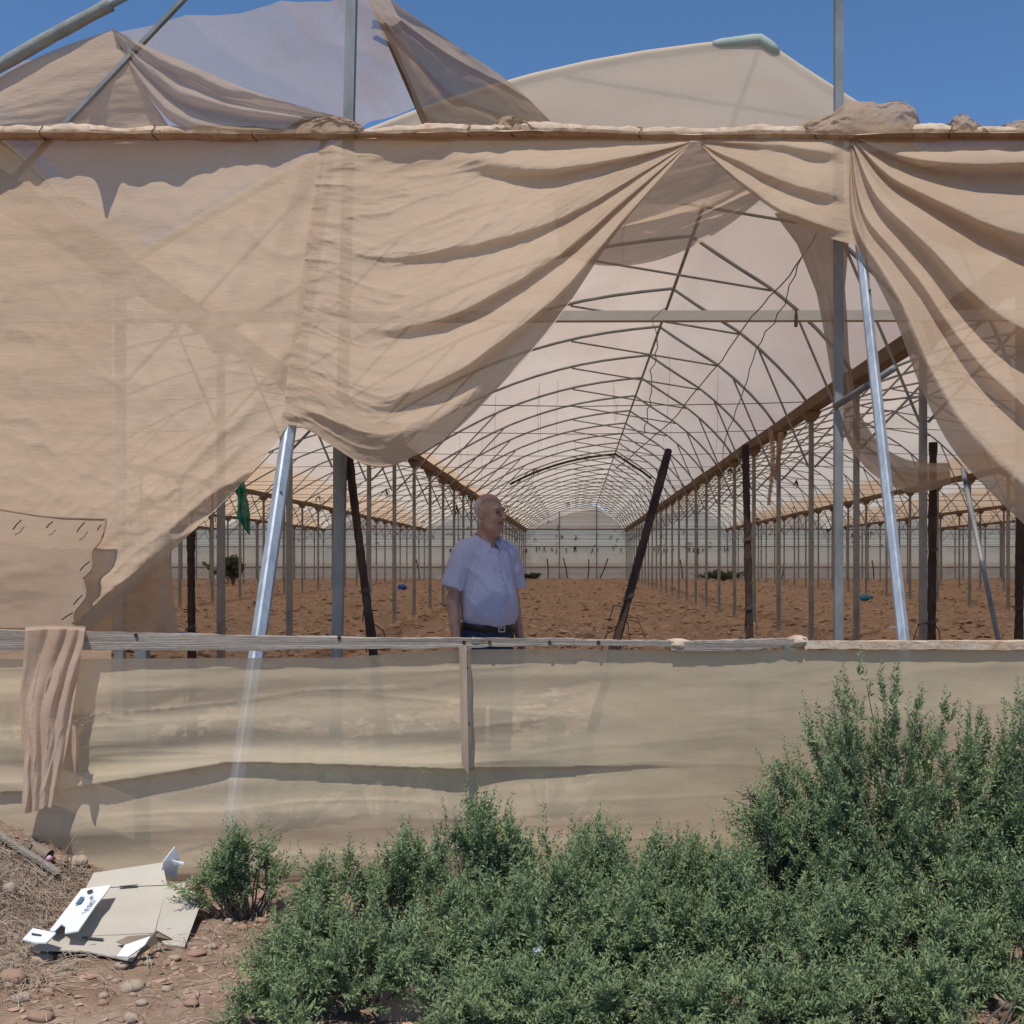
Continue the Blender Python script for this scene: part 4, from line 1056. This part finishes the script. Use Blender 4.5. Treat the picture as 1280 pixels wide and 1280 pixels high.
# ------------------------------------------------------------------ flattened cardboard box
CB = empty('cardboard_box', Pz(140, 1150, .03), 'flattened cardboard box with white printed flaps lying on the soil', 'cardboard box')
def slab(name, pts, m, parent=CB, th=.005, edge=None):
    pts = [np.asarray(p, float) for p in pts]; n = len(pts)
    nv = np.cross(pts[1] - pts[0], pts[2] - pts[0]); nv /= np.linalg.norm(nv); nv *= 1 if nv[2] > 0 else -1
    V = pts + [p - nv * th for p in pts]
    return MB().add(V, [list(range(n)), list(range(n, 2 * n))[::-1]] + [[i, i + n, (i + 1) % n + n, (i + 1) % n] for i in range(n)]).build(name, m, parent)
TL, TR, BR, BL = Pz(106, 1111, .075), Pz(209, 1107, .085), Pz(193, 1166, .035), Pz(63, 1172, .045)
BG0, BG1 = Pz(117, 1091, .115), Pz(203, 1078, .145)
slab('main_panel', [TL, TR, BR, BL], M['card'])
slab('back_flap', [BG0, BG1, TR + (-.002, .004, .002), TL + (.002, .004, .002)], M['card'])
slab('side_flap', [Pz(209, 1106.5, .088), Pz(231, 1103, .085), Pz(235, 1111, .075), Pz(254, 1121, .06), Pz(231, 1183, .012), Pz(206, 1180, .016), Pz(194, 1166, .033)], M['card'])
slab('front_flap', [Pz(62, 1172.5, .044), Pz(192, 1167, .034), Pz(166, 1201, .022), Pz(110, 1189, .035), Pz(36, 1186, .045)], M['card'])
slab('left_wall', [Pz(100, 1113, .055), Pz(84, 1140, .05), Pz(60, 1164, .045), Pz(64, 1166, .075), Pz(88, 1138, .08), Pz(103, 1113, .085)], M['ink'])
wf = [Pz(102, 1111, .115), Pz(139, 1106, .125), Pz(130, 1119, .122), Pz(120, 1131, .112), Pz(107, 1150, .105), Pz(98, 1163, .098), Pz(81, 1166, .088), Pz(82, 1158, .092), Pz(77, 1155, .092), Pz(68, 1164, .085), Pz(62, 1163, .08)]
flap = slab('printed_flap', wf, M['card_white'])
O_ = Pz(102, 1111, .118); ex = Pz(139, 1106, .128) - O_; ey = Pz(64, 1163, .083) - O_; nzv = np.cross(ex, ey); nzv /= np.linalg.norm(nzv); nzv *= 1 if nzv[2] > 0 else -1
def mark(quads, m, name):
    mb = MB()
    for q in quads: mb.add([O_ + ex * a + ey * b_ + nzv * .004 for a, b_ in q], [[0, 1, 2, 3] if len(q) == 4 else list(range(len(q)))])
    mb.build(name, m, flap)
def rect(a, b_, w_, h_): return [(a, b_), (a + w_, b_), (a + w_, b_ + h_), (a, b_ + h_)]
mark([[(.40 + .10 * math.cos(t_), .13 + .045 * math.sin(t_)) for t_ in np.linspace(0, 6.28, 13)[:-1]]], M['inkdark'], 'hand_hole')
mark([[(.20, .25), (.36, .27), (.37, .42), (.20, .45)]], M['ink'], 'print_block')
mark([rect(.54, .285, .12, .02), rect(.59, .26, .03, .075), rect(.55, .32, .11, .015)], M['ink'], 'print_symbol')
tx = []
for i, b0 in enumerate((.40, .435, .47, .505, .54)): tx += [rect(.68, b0, .17, .014), rect(.68 + .03 * (i % 3), b0, .025, .03)]
for i, b0 in enumerate((.60, .64, .68, .72, .76)): tx += [rect(.68, b0, .18, .012), rect(.68 + .14 * (i % 2), b0, .025, .038), rect(.76, b0 + .01, .02, .02)]
mark(tx, M['ink'], 'print_lettering')
slab('corner_flap', [Pz(28, 1174, .085), Pz(41, 1160, .095), Pz(70, 1166, .10), Pz(58, 1178, .09), Pz(44, 1178, .087)], M['card_white'])
slab('slot_tape', [Pz(40, 1166, .097), Pz(52, 1168, .0965), Pz(51, 1169.5, .0955), Pz(39, 1167.5, .0955)], M['inkdark'], th=.002)
slab('small_flap', [Pz(146, 1195, .06), Pz(156, 1181, .075), Pz(188, 1170, .085), Pz(181, 1181, .075), Pz(160, 1196, .055)], M['card_white'])
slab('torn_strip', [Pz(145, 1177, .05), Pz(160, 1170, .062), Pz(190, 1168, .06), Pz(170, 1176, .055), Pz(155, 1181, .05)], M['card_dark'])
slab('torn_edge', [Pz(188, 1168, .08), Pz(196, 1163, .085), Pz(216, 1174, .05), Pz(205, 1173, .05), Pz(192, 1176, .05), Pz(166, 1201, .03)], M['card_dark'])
slab('upright_flap', [P(197, 1103, 4.36), P(204, 1076, 4.36), P(218, 1058, 4.38), P(224, 1073, 4.40), P(219, 1103, 4.42), P(212, 1093, 4.40)], M['card_white'])
slab('torn_tab', [P(214, 1075, 4.34), P(230, 1078, 4.33), P(229, 1081, 4.33), P(217, 1081, 4.35)], M['card_white'])
for a_, b_ in (((149, 1109), (172, 1107)), ((103, 1172.5), (129, 1175))):
    q1, q2 = Pz(*a_, .084 if a_[1] < 1120 else .046), Pz(*b_, .088 if a_[1] < 1120 else .042)
    slab('slot', [q1 + (0, .008, .003), q2 + (0, .008, .003), q2 + (0, -.008, .003), q1 + (0, -.008, .003)], M['inkdark'], th=.001)
mb = MB(); 
for i in range(9):
    q = Pz(229 + i * 2.4, 1120 + i * .9, .074); mb.box(q, (.0025, .010, .002))
mb.build('stamp_mark', M['inkdark'], CB)

# ------------------------------------------------------------------ stones
def stone_mesh(seed):
    rg = np.random.default_rng(seed); n, k = 9, 12
    th = np.linspace(0, np.pi, n); ph = np.linspace(0, 2 * np.pi, k + 1)[:-1]
    T_, Ph = np.meshgrid(th, ph, indexing='ij')
    D = np.stack([np.sin(T_) * np.cos(Ph), np.sin(T_) * np.sin(Ph), np.cos(T_)], -1)
    r = np.ones_like(T_)
    for q in range(9):
        nv = rg.normal(0, 1, 3); nv /= np.linalg.norm(nv); r = np.minimum(r, rg.uniform(.68, .95) / np.clip(D @ nv, .15, 1))
    r *= 1 + .06 * rg.normal(0, 1, r.shape); r[0] = r[0].mean(); r[-1] = r[-1].mean()
    V = (D * r[..., None]); idx = np.arange(n * k).reshape(n, k); Q = []
    for i in range(n - 1):
        for j in range(k): Q.append([idx[i, j], idx[i + 1, j], idx[i + 1, (j + 1) % k], idx[i, (j + 1) % k]])
    return new_mesh('stone', V.reshape(-1, 3), np.array(Q), True)
stones = [stone_mesh(s_) for s_ in range(7)]
for i, m_ in enumerate(stones): m_.materials.append(M['stone' if i % 3 else 'stone_red'])
def put_stone(px, py, w_, h_, lab, i, group=None):
    d = CH * F / (py - VY); X = (px - VX) * d / F
    for _ in range(6):
        z = float(gz(X, d)); d = (CH - z) * F / (py - VY); X = (px - VX) * d / F
    o = bpy.data.objects.new('stone', stones[i % 7]); COL.objects.link(o)
    s1, s2 = w_ * d / F / 2, h_ * d / F / 2
    o.location = (X, d, float(gz(X, d)) + s2 * .45); o.scale = (s1 * 1.15, s1 * .85, s2 * 1.15); o.rotation_euler = (0, 0, random.uniform(-.5, .5))
    tag(o, lab, 'stone', group or 'stones on the soil')
for i, a in enumerate([(15, 1228, 32, 24, 'blocky pale stone at the left edge below the cardboard'), (53, 1203, 30, 15, 'long rounded stone under the front corner of the cardboard'),
    (28, 1251, 22, 14, 'oval brown stone below the blocky pale stone'), (61, 1244, 15, 13, 'small grey pale stone right of the oval brown stone'),
    (164, 1237, 30, 15, 'flat pale stone in the open soil below the cardboard'), (152, 1210, 18, 9, 'small smooth stone just below the cardboard front edge'),
    (239, 1255, 19, 9, 'small flat stone left of the shrubs near the bottom'), (50, 1275, 30, 18, 'large rounded stone at the bottom edge'),
    (164, 1276, 20, 14, 'upright reddish stone at the bottom edge'), (98, 1099, 27, 15, 'pale stone touching the back corner of the cardboard'),
    (74, 1105, 27, 13, 'pinkish stone left of the pale stone behind the cardboard'), (10, 1139, 20, 17, 'reddish stone on the left bank'),
    (218, 1200, 17, 8, 'thin pale stone right of the cardboard front'), (246, 1193, 22, 9, 'flat stone between cardboard and the small shrub')]):
    put_stone(*a, i)
rg = np.random.default_rng(77)
for i in range(70):
    px, py = rg.uniform(0, 330), rg.uniform(1110, 1279)
    if 20 < px < 262 and py < 1205: continue
    s_ = rg.uniform(5, 12); put_stone(px, py, s_ * rg.uniform(1, 1.5), s_ * .8, 'small stone half sunk in the bare soil at the lower left', i, 'small scattered stones')

# gravel and clods (too many to count)
def scatter_rocks(n, fn, name, lab, m, smin, smax, seed):
    rg = np.random.default_rng(seed)
    X, Y = fn(rg, n); s = smin * (smax / smin) ** (rg.random(n) ** 1.8)
    Z = gz(X, Y)
    base_v = np.array([(1, 0, 0), (-1, 0, 0), (0, 1, 0), (0, -1, 0), (0, 0, 1), (0, 0, -1)], float); tri = np.array([(0, 2, 4), (2, 1, 4), (1, 3, 4), (3, 0, 4), (2, 0, 5), (1, 2, 5), (3, 1, 5), (0, 3, 5)])
    V = base_v[None] * (1 + .35 * rg.normal(0, 1, (n, 6, 1))) * s[:, None, None] * np.array((1.1, 1, .65)) + rg.normal(0, .22, (n, 6, 3)) * s[:, None, None]
    V += np.stack([X, Y, Z + s * .2], -1)[:, None]
    Qt = (tri[None] + 6 * np.arange(n)[:, None, None]).reshape(-1, 3)
    o = link(name, new_mesh(name, V.reshape(-1, 3), Qt), m); return tag(o, lab, None, None, 'stuff')
def in_house(rg, n):
    y = 8 + 70 * rg.random(n) ** 1.3; return rg.uniform(-1, 1, n) * (y * .5 + 1), y
scatter_rocks(18000, in_house, 'soil_clods', 'crumbly soil clods strewn over the greenhouse floor', M['clod'], .02, .10, 5)
def front(rg, n): return rg.uniform(-2.6, 2.6, n), rg.uniform(2.7, 4.55, n)
scatter_rocks(5000, front, 'gravel', 'small gravel strewn over the soil outside the fence', M['stone_red'], .004, .016, 6)

# straw
rg = np.random.default_rng(15)
def straw(n, xf, yf, name, lab, Lm):
    x, y = xf(n), yf(n); a = rg.uniform(0, 6.28, n); L = rg.uniform(.3, 1, n) * Lm; z = gz(x, y) + rg.uniform(.002, .018, n)
    t = np.linspace(0, 1, 4); cv = rg.normal(0, .5, n)
    aa = a[:, None] + cv[:, None] * t; px_ = x[:, None] + L[:, None] * t * np.cos(aa); py_ = y[:, None] + L[:, None] * t * np.sin(aa)
    pz_ = gz(px_, py_) + .004 + z[:, None] * 0 + rg.uniform(.0, .03, n)[:, None] * np.sin(np.pi * t) + rg.uniform(0, .02, n)[:, None] * t
    wv = np.stack([-np.sin(aa), np.cos(aa), .6 + 0 * aa], -1) * (rg.uniform(.0005, .0014, n)[:, None, None])
    C_ = np.stack([px_, py_, pz_], -1); V = np.stack([C_ - wv, C_ + wv], 2).reshape(n, 8, 3)
    q = np.array([(0, 1, 3, 2), (2, 3, 5, 4), (4, 5, 7, 6)]); Q = (q[None] + 8 * np.arange(n)[:, None, None]).reshape(-1, 4)
    tag(link(name, new_mesh(name, V.reshape(-1, 3), Q), M['straw']), lab, None, None, 'stuff')
straw(2600, lambda n: -2.5 + .85 * rg.random(n) ** 1.2, lambda n: rg.uniform(3.4, 4.5, n), 'dry_straw', 'matted dry straw covering the left bank', .16)
straw(900, lambda n: rg.uniform(-2.3, -.7, n), lambda n: rg.uniform(3.0, 4.4, n), 'dry_twigs', 'broken dry twigs and straw on the soil by the cardboard', .13)

# lath, paper and pink scrap on the bank, dry stalks
A, B_ = Pz(-30, 1022, .33), Pz(73, 1092, .075)
A = P(-12, 1036, 4.42); B_ = P(74, 1092, 4.38)
tag(MB().bar(A, B_, .030, .014).build('lath', M['wood']), 'thin weathered wooden lath lying down the left bank', 'lath')
q = P(50, 1068, 4.47); o = empty('paper_tube', q, 'brown torn paper wrapper by the lath on the left bank', 'wrapper')
MB().tube([P(40, 1060, 4.48), P(62, 1070, 4.46)], [.028, .026], 10, False).build('sleeve', M['card_dark'], o, True)
tag(MB().tube([P(54, 1073, 4.45), P(62, 1073, 4.45), P(65, 1072, 4.45)], [.010, .014, .006], 10).build('pink_scrap', M['pink'], None, True), 'small pink plastic scrap beside the lath', 'scrap')
for pts, lab in (([(67, 1090), (82, 1064), (92, 1048), (97, 1042)], 'tallest bent dry stalk behind the cardboard'), ([(70, 1084), (88, 1068), (106, 1064)], 'low arching dry stalk behind the cardboard'),
                 ([(86, 1088), (90, 1068), (97, 1052)], 'dark upright dry stalk behind the cardboard'), ([(34, 1058), (36, 1045), (28, 1040)], 'short forked dry stalk on the left bank')):
    tag(MB().tube([P(x, y, 4.44) for x, y in pts], .0035, 4).build('dry_stalk', M['straw']), lab, 'dry stalk', 'dry stalks')

# ------------------------------------------------------------------ shrubs
def shrub(px, py_base, d, rx, ry, h, nb, seed, lab, name='shrub', m='leaf', group=None, twigs=11, up=.25, trunk=0, leaf=1.0, cat='shrub'):
    rg = np.random.default_rng(seed)
    X = (px - VX) * d / F; z0 = float(gz(X, d)) - .01
    o = empty(name, (X, d, z0), lab, cat, group)
    nc = 22 if trunk else max(5, nb // 8); ca = rg.uniform(0, 2 * np.pi, nc); cr_ = rg.random(nc) ** (.4 if trunk else .5); ch_ = rg.uniform(.78, 1.0, nc); ci = rg.integers(0, nc, nb)
    a = ca[ci] + rg.normal(0, .16, nb) / (.25 + cr_[ci]); rho = np.clip(cr_[ci] + rg.normal(0, .10, nb), 0, 1.1); hh = h * (1 - .5 * rho ** 2.2) * ch_[ci] * rg.uniform(.70 if not trunk else .45, 1.04, nb)
    tip = np.stack([rx * rho * np.cos(a), ry * rho * np.sin(a), np.maximum(hh, .05)], -1)
    org = np.stack([rg.normal(0, .03, nb), rg.normal(0, .03, nb), np.full(nb, trunk * .9)], -1) if trunk else np.stack([rx * .35 * rho * np.cos(a), ry * .35 * rho * np.sin(a), np.zeros(nb)], -1)
    ns = 9; t = np.linspace(0, 1, ns)
    ctrl = org * .5 + tip * .5 + np.stack([.25 * tip[:, 0], .25 * tip[:, 1], -.12 * tip[:, 2]], -1) * .5 + rg.normal(0, .03, (nb, 3))
    path = ((1 - t) ** 2)[None, :, None] * org[:, None] + (2 * t * (1 - t))[None, :, None] * ctrl[:, None] + (t ** 2)[None, :, None] * tip[:, None]
    path[:, 1:] += rg.normal(0, .006, (nb, ns - 1, 3))
    st = MB()
    if trunk:
        st.tube([(0, 0, -.05), (.01, 0, trunk * .5), (0, 0, trunk)], [.02, .016, .013], 7)
        for q in range(5):
            e_ = tip[rg.integers(nb)] * (.55, .55, .6); st.tube([(0, 0, trunk * .85), e_ * .45 + (0, 0, trunk * .55), e_ + (0, 0, trunk * .2)], [.012, .009, .004], 6)
    sel = rg.permutation(nb)[:min(nb, 70)]
    for i in sel: st.tube(path[i][::2], np.linspace(.0045, .0014, len(path[i][::2])), 4, False)
    sv = np.concatenate(st.V); so2 = link('stems', new_mesh('stems', sv, st.Q, True), M['bark'], o)
    # plumes: leafy side shoots, each set with small pinnate fronds
    tw = max(4, int(twigs * .5)); nt_ = nb * tw; bi = np.repeat(np.arange(nb), tw); s = .30 + .70 * rg.random(nt_) ** .6
    s[::tw] = 1.0
    fi = s * (ns - 1); i0 = np.minimum(fi.astype(int), ns - 2); f = (fi - i0)[:, None]
    p0 = path[bi, i0] * (1 - f) + path[bi, i0 + 1] * f; tg = path[bi, i0 + 1] - path[bi, i0]; tg /= np.linalg.norm(tg, axis=1)[:, None] + 1e-9
    out_ = p0 * (1, 1, .3); out_ /= np.linalg.norm(out_, axis=1)[:, None] + 1e-9
    dr = tg * .9 + out_ * .5 + rg.normal(0, .40, (nt_, 3)) + (0, 0, up); dr[::tw] = tg[::tw] + (0, 0, .35); dr /= np.linalg.norm(dr, axis=1)[:, None]
    L = rg.uniform(.05, .12, nt_) * (1.2 - .25 * s); L[::tw] *= 1.5
    nf = 20; u = (np.arange(nf) + .6) / nf
    ctr = p0[:, None] + dr[:, None] * (L[:, None] * u)[..., None]; ctr[..., 2] -= L[:, None] * u ** 2 * .12
    side = np.cross(dr, rg.normal(0, 1, (nt_, 3)) * .6 + np.array((0, -.5, .8))); side /= np.linalg.norm(side, axis=1)[:, None] + 1e-9
    nr = np.cross(side, dr)
    th_ = (np.arange(nf) * 2.4)[None, :] + rg.normal(0, .5, (nt_, nf)); cth, sth = np.cos(th_)[..., None], np.sin(th_)[..., None]
    fdir = side[:, None] * cth + nr[:, None] * sth * .55 + dr[:, None] * .75; fdir /= np.linalg.norm(fdir, axis=-1)[..., None]
    fl_ = .025 * leaf * (1.15 - .6 * u)[None, :, None] * rg.uniform(.7, 1.3, (nt_, nf, 1))
    pw = np.cross(fdir, rg.normal(0, .6, (nt_, nf, 3)) + np.array((0, 0, 1.0))); pw /= np.linalg.norm(pw, axis=-1)[..., None] + 1e-9
    up_n = np.cross(pw, fdir); w0 = fl_ * .17
    tipp = ctr + fdir * fl_ - up_n * fl_ * .12; mid_ = ctr + fdir * fl_ * .55
    V = [np.stack([ctr, mid_ + pw * w0 + up_n * w0 * .5, tipp, mid_ + fdir * 0], 2).reshape(-1, 4, 3), np.stack([ctr, mid_ + fdir * 0, tipp, mid_ - pw * w0 + up_n * w0 * .5], 2).reshape(-1, 4, 3)]
    V = np.concatenate(V); V = V[(V[:, 2, 2] > 0.0)]
    nq = len(V); fo = link('foliage', new_mesh('foliage', V.reshape(-1, 3), np.arange(nq * 4).reshape(nq, 4)), M[m], o)
    return o
HG = 'shrubs along the fence'
SH = [ # px, d, rx, ry, h, branches, label
 (310, 4.18, .20, .16, .30, 60, 'small round shrub beside the cardboard box'),
 (425, 4.1, .15, .14, .25, 36, 'sparse shrub right of the small round shrub'),
 (430, 3.55, .24, .2, .22, 70, 'low spreading shrub at the left end of the thicket'),
 (500, 3.95, .28, .22, .34, 90, 'leafy shrub below the left half of the fence net'),
 (597, 4.05, .22, .2, .44, 80, 'pointed shrub under the wooden upright stub'),
 (700, 4.02, .26, .2, .40, 95, 'upright shrub right of the pointed one'),
 (800, 4.02, .26, .2, .37, 90, 'broad shrub in the middle of the thicket'),
 (880, 4.05, .22, .2, .36, 70, 'thin shrub just left of the brown dead branch'),
 (965, 4.0, .26, .2, .48, 90, 'tall loose shrub left of the largest shrub'),
 (1040, 3.9, .26, .2, .36, 80, 'dark low shrub under the trunk of the largest shrub'),
 (1215, 4.25, .38, .24, .78, 150, 'dense shrub right of the largest shrub'),
 (1300, 4.1, .26, .24, .86, 110, 'tall shrub cut off by the right edge'),
 (1180, 3.85, .30, .22, .44, 100, 'bushy shrub below the largest shrub'),
 (1270, 3.6, .30, .24, .40, 95, 'low shrub in the bottom right corner area'),
 (455, 3.35, .30, .20, .27, 90, 'shrub around the dark brown box at the bottom'),
 (580, 3.55, .30, .2, .26, 95, 'shrub behind the whitish plastic at the bottom'),
 (690, 3.5, .32, .22, .31, 100, 'shrub right of the whitish plastic'),
 (800, 3.55, .32, .22, .31, 100, 'front shrub in the bottom middle'),
 (905, 3.6, .32, .22, .34, 100, 'bushy front shrub right of the bottom middle'),
 (1020, 3.45, .32, .22, .30, 100, 'front shrub left of the crumpled litter'),
 (1140, 3.5, .30, .2, .28, 95, 'front shrub around the crumpled litter'),
 (620, 3.12, .32, .18, .17, 80, 'lowest shrub in front of the whitish plastic'),
 (760, 3.12, .34, .18, .20, 90, 'low shrub at the bottom edge in the middle'),
 (900, 3.1, .34, .18, .20, 90, 'low shrub at the bottom edge right of the middle'),
 (1040, 3.1, .32, .18, .20, 85, 'low shrub at the bottom edge near the litter'),
 (1190, 3.12, .34, .18, .22, 90, 'low shrub at the bottom edge towards the right corner'),
 (672, 3.78, .26, .2, .33, 80, 'leafy shrub behind the white scrap in the middle'),
 (750, 3.75, .26, .2, .33, 80, 'leafy shrub just right of the white scrap'),
 (385, 3.2, .18, .16, .15, 45, 'small low shrub at the bottom left of the thicket')]
for i, (px, d, rx, ry, h, nb, lab) in enumerate(SH):
    shrub(px, 0, d, rx, ry, h, nb, 200 + i, lab, group=HG)
shrub(1105, 0, 4.12, .50, .28, 1.02, 250, 300, 'largest shrub with a forked grey trunk at the right', group=HG, trunk=.22, twigs=13, up=.35)
# weeds behind the net and by the end wall
for i, (px, d, rx, h, nb) in enumerate(((360, 5.6, .28, .50, 40), (470, 5.9, .30, .46, 40), (560, 5.7, .25, .40, 30), (690, 5.8, .30, .5, 40), (820, 5.6, .34, .48, 45), (930, 5.7, .3, .42, 40), (60, 5.7, .3, .35, 30))):
    shrub(px, 0, d, rx, .2, h, nb, 400 + i, 'faint green weed seen through the fence net', 'weed', 'leaf', 'weeds behind the fence net', cat='weed')
def far_bush(px, d, rx, h, n, lab, seed):
    rg = np.random.default_rng(seed); X = (px - VX) * d / F; o = empty('far_bush', (X, d, 0), lab, 'bush')
    st = MB(); tips = []
    for k in range(26):
        e_ = np.array([rg.normal(0, rx * .5), rg.normal(0, rx * .4), h * rg.uniform(.5, 1)]); st.tube([(0, 0, 0), e_ * (.4, .4, .6), e_], [.03, .02, .008], 4); tips.append(e_)
    link('stems', new_mesh('stems', np.concatenate(st.V), st.Q), M['bark'], o)
    tips = np.array(tips); c = tips[rg.integers(0, 26, n)] * rg.uniform(.55, 1.05, (n, 1)) + rg.normal(0, .10, (n, 3)) * (rx, rx, .6)
    c[:, 2] = np.abs(c[:, 2]); d1, d2 = rg.normal(0, .05, (n, 3)), rg.normal(0, .05, (n, 3)); V = np.stack([c - d1, c + d2, c + d1, c - d2], 1)
    link('foliage', new_mesh('foliage', V.reshape(-1, 3), np.arange(n * 4).reshape(n, 4)), M['leaf_dark'], o)
far_bush(292, 62, 1.0, 1.6, 2600, 'dark rounded bush by the far wall left of the brace', 1)
far_bush(666, 84, .9, .45, 900, 'low green weeds at the foot of the far end wall', 2)
far_bush(903, 76, 1.2, .7, 1200, 'green weed clump by the far wall right of the broken post', 3)
# dead brown branch
b0 = P(965, 1075, 4.2); mb = MB()
for q in range(14):
    e_ = P(935 + 26 * rg.random(), 985 + 40 * rg.random(), 4.15 + .1 * rg.random()); mb.tube([b0, (b0 + e_) / 2 + rg.normal(0, .02, 3), e_], [.006, .004, .002], 4)
    for w_ in range(8): s_ = e_ + (b0 - e_) * rg.random() * .5; mb.tube([s_, s_ + rg.normal(0, .025, 3)], .0025, 3)
tag(mb.build('dead_branch', M['dry']), 'brown dead branch sticking up left of the largest shrub', 'dead branch')

# litter among the shrubs
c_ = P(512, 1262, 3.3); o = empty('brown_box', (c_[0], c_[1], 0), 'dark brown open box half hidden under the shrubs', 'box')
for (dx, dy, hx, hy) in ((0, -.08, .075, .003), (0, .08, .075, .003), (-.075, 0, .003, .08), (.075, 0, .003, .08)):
    MB().box((c_[0] + dx, c_[1] + dy, .055), (hx, hy, .05)).build('side', M['card_dark'], o)  # brown, with the shade under the shrubs put into the dark colour
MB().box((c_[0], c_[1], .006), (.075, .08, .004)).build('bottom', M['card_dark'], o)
U, V = UV(12, 60); pth = spl([(556, 1300, 3.1), (560, 1264, 3.15), (552, 1247, 3.2), (566, 1234, 3.24), (600, 1233, 3.28), (616, 1230, 3.3)])(V)
pth[..., 0] += (U - .5) * 10 * np.where(V < .45, 1, .3); pth[..., 1] += (U - .5) * 14 * np.where(V < .45, .2, 1); pth[..., 2] += .03 * np.sin(U * 5 + V * 9) + .02 * fbm(U * 5, V * 9, 3)
tag(MB().grid(px2w(pth)).build('plastic_sheet', M['plastic'], None, True), 'crumpled whitish plastic strip among the shrubs at the bottom', 'plastic')
for (px, py, s_, m_, lab) in ((1090, 1240, .035, 'plastic', 'pale crumpled litter among the front shrubs'), (1100, 1250, .03, 'card_dark', 'brown crumpled litter below the pale litter'), (672, 1188, .014, 'plastic', 'white scrap glimpsed among the middle shrubs'), (1268, 1262, .05, 'card_dark', 'brown scrap at the bottom right corner')):
    U, V = UV(14, 14); c_ = P(px, py, 3.25)
    G = np.stack([c_[0] + (U - .5) * 2 * s_ + .3 * s_ * fbm(U * 4, V * 4, int(px)), c_[1] + .5 * s_ * fbm(U * 3, V * 3, int(px) + 3), c_[2] + (V - .5) * 1.5 * s_ + .4 * s_ * fbm(U * 4, V * 4, int(px) + 7)], -1)
    tag(MB().grid(G).build('litter', M[m_], None, True), lab, 'litter', 'litter in the shrubs')
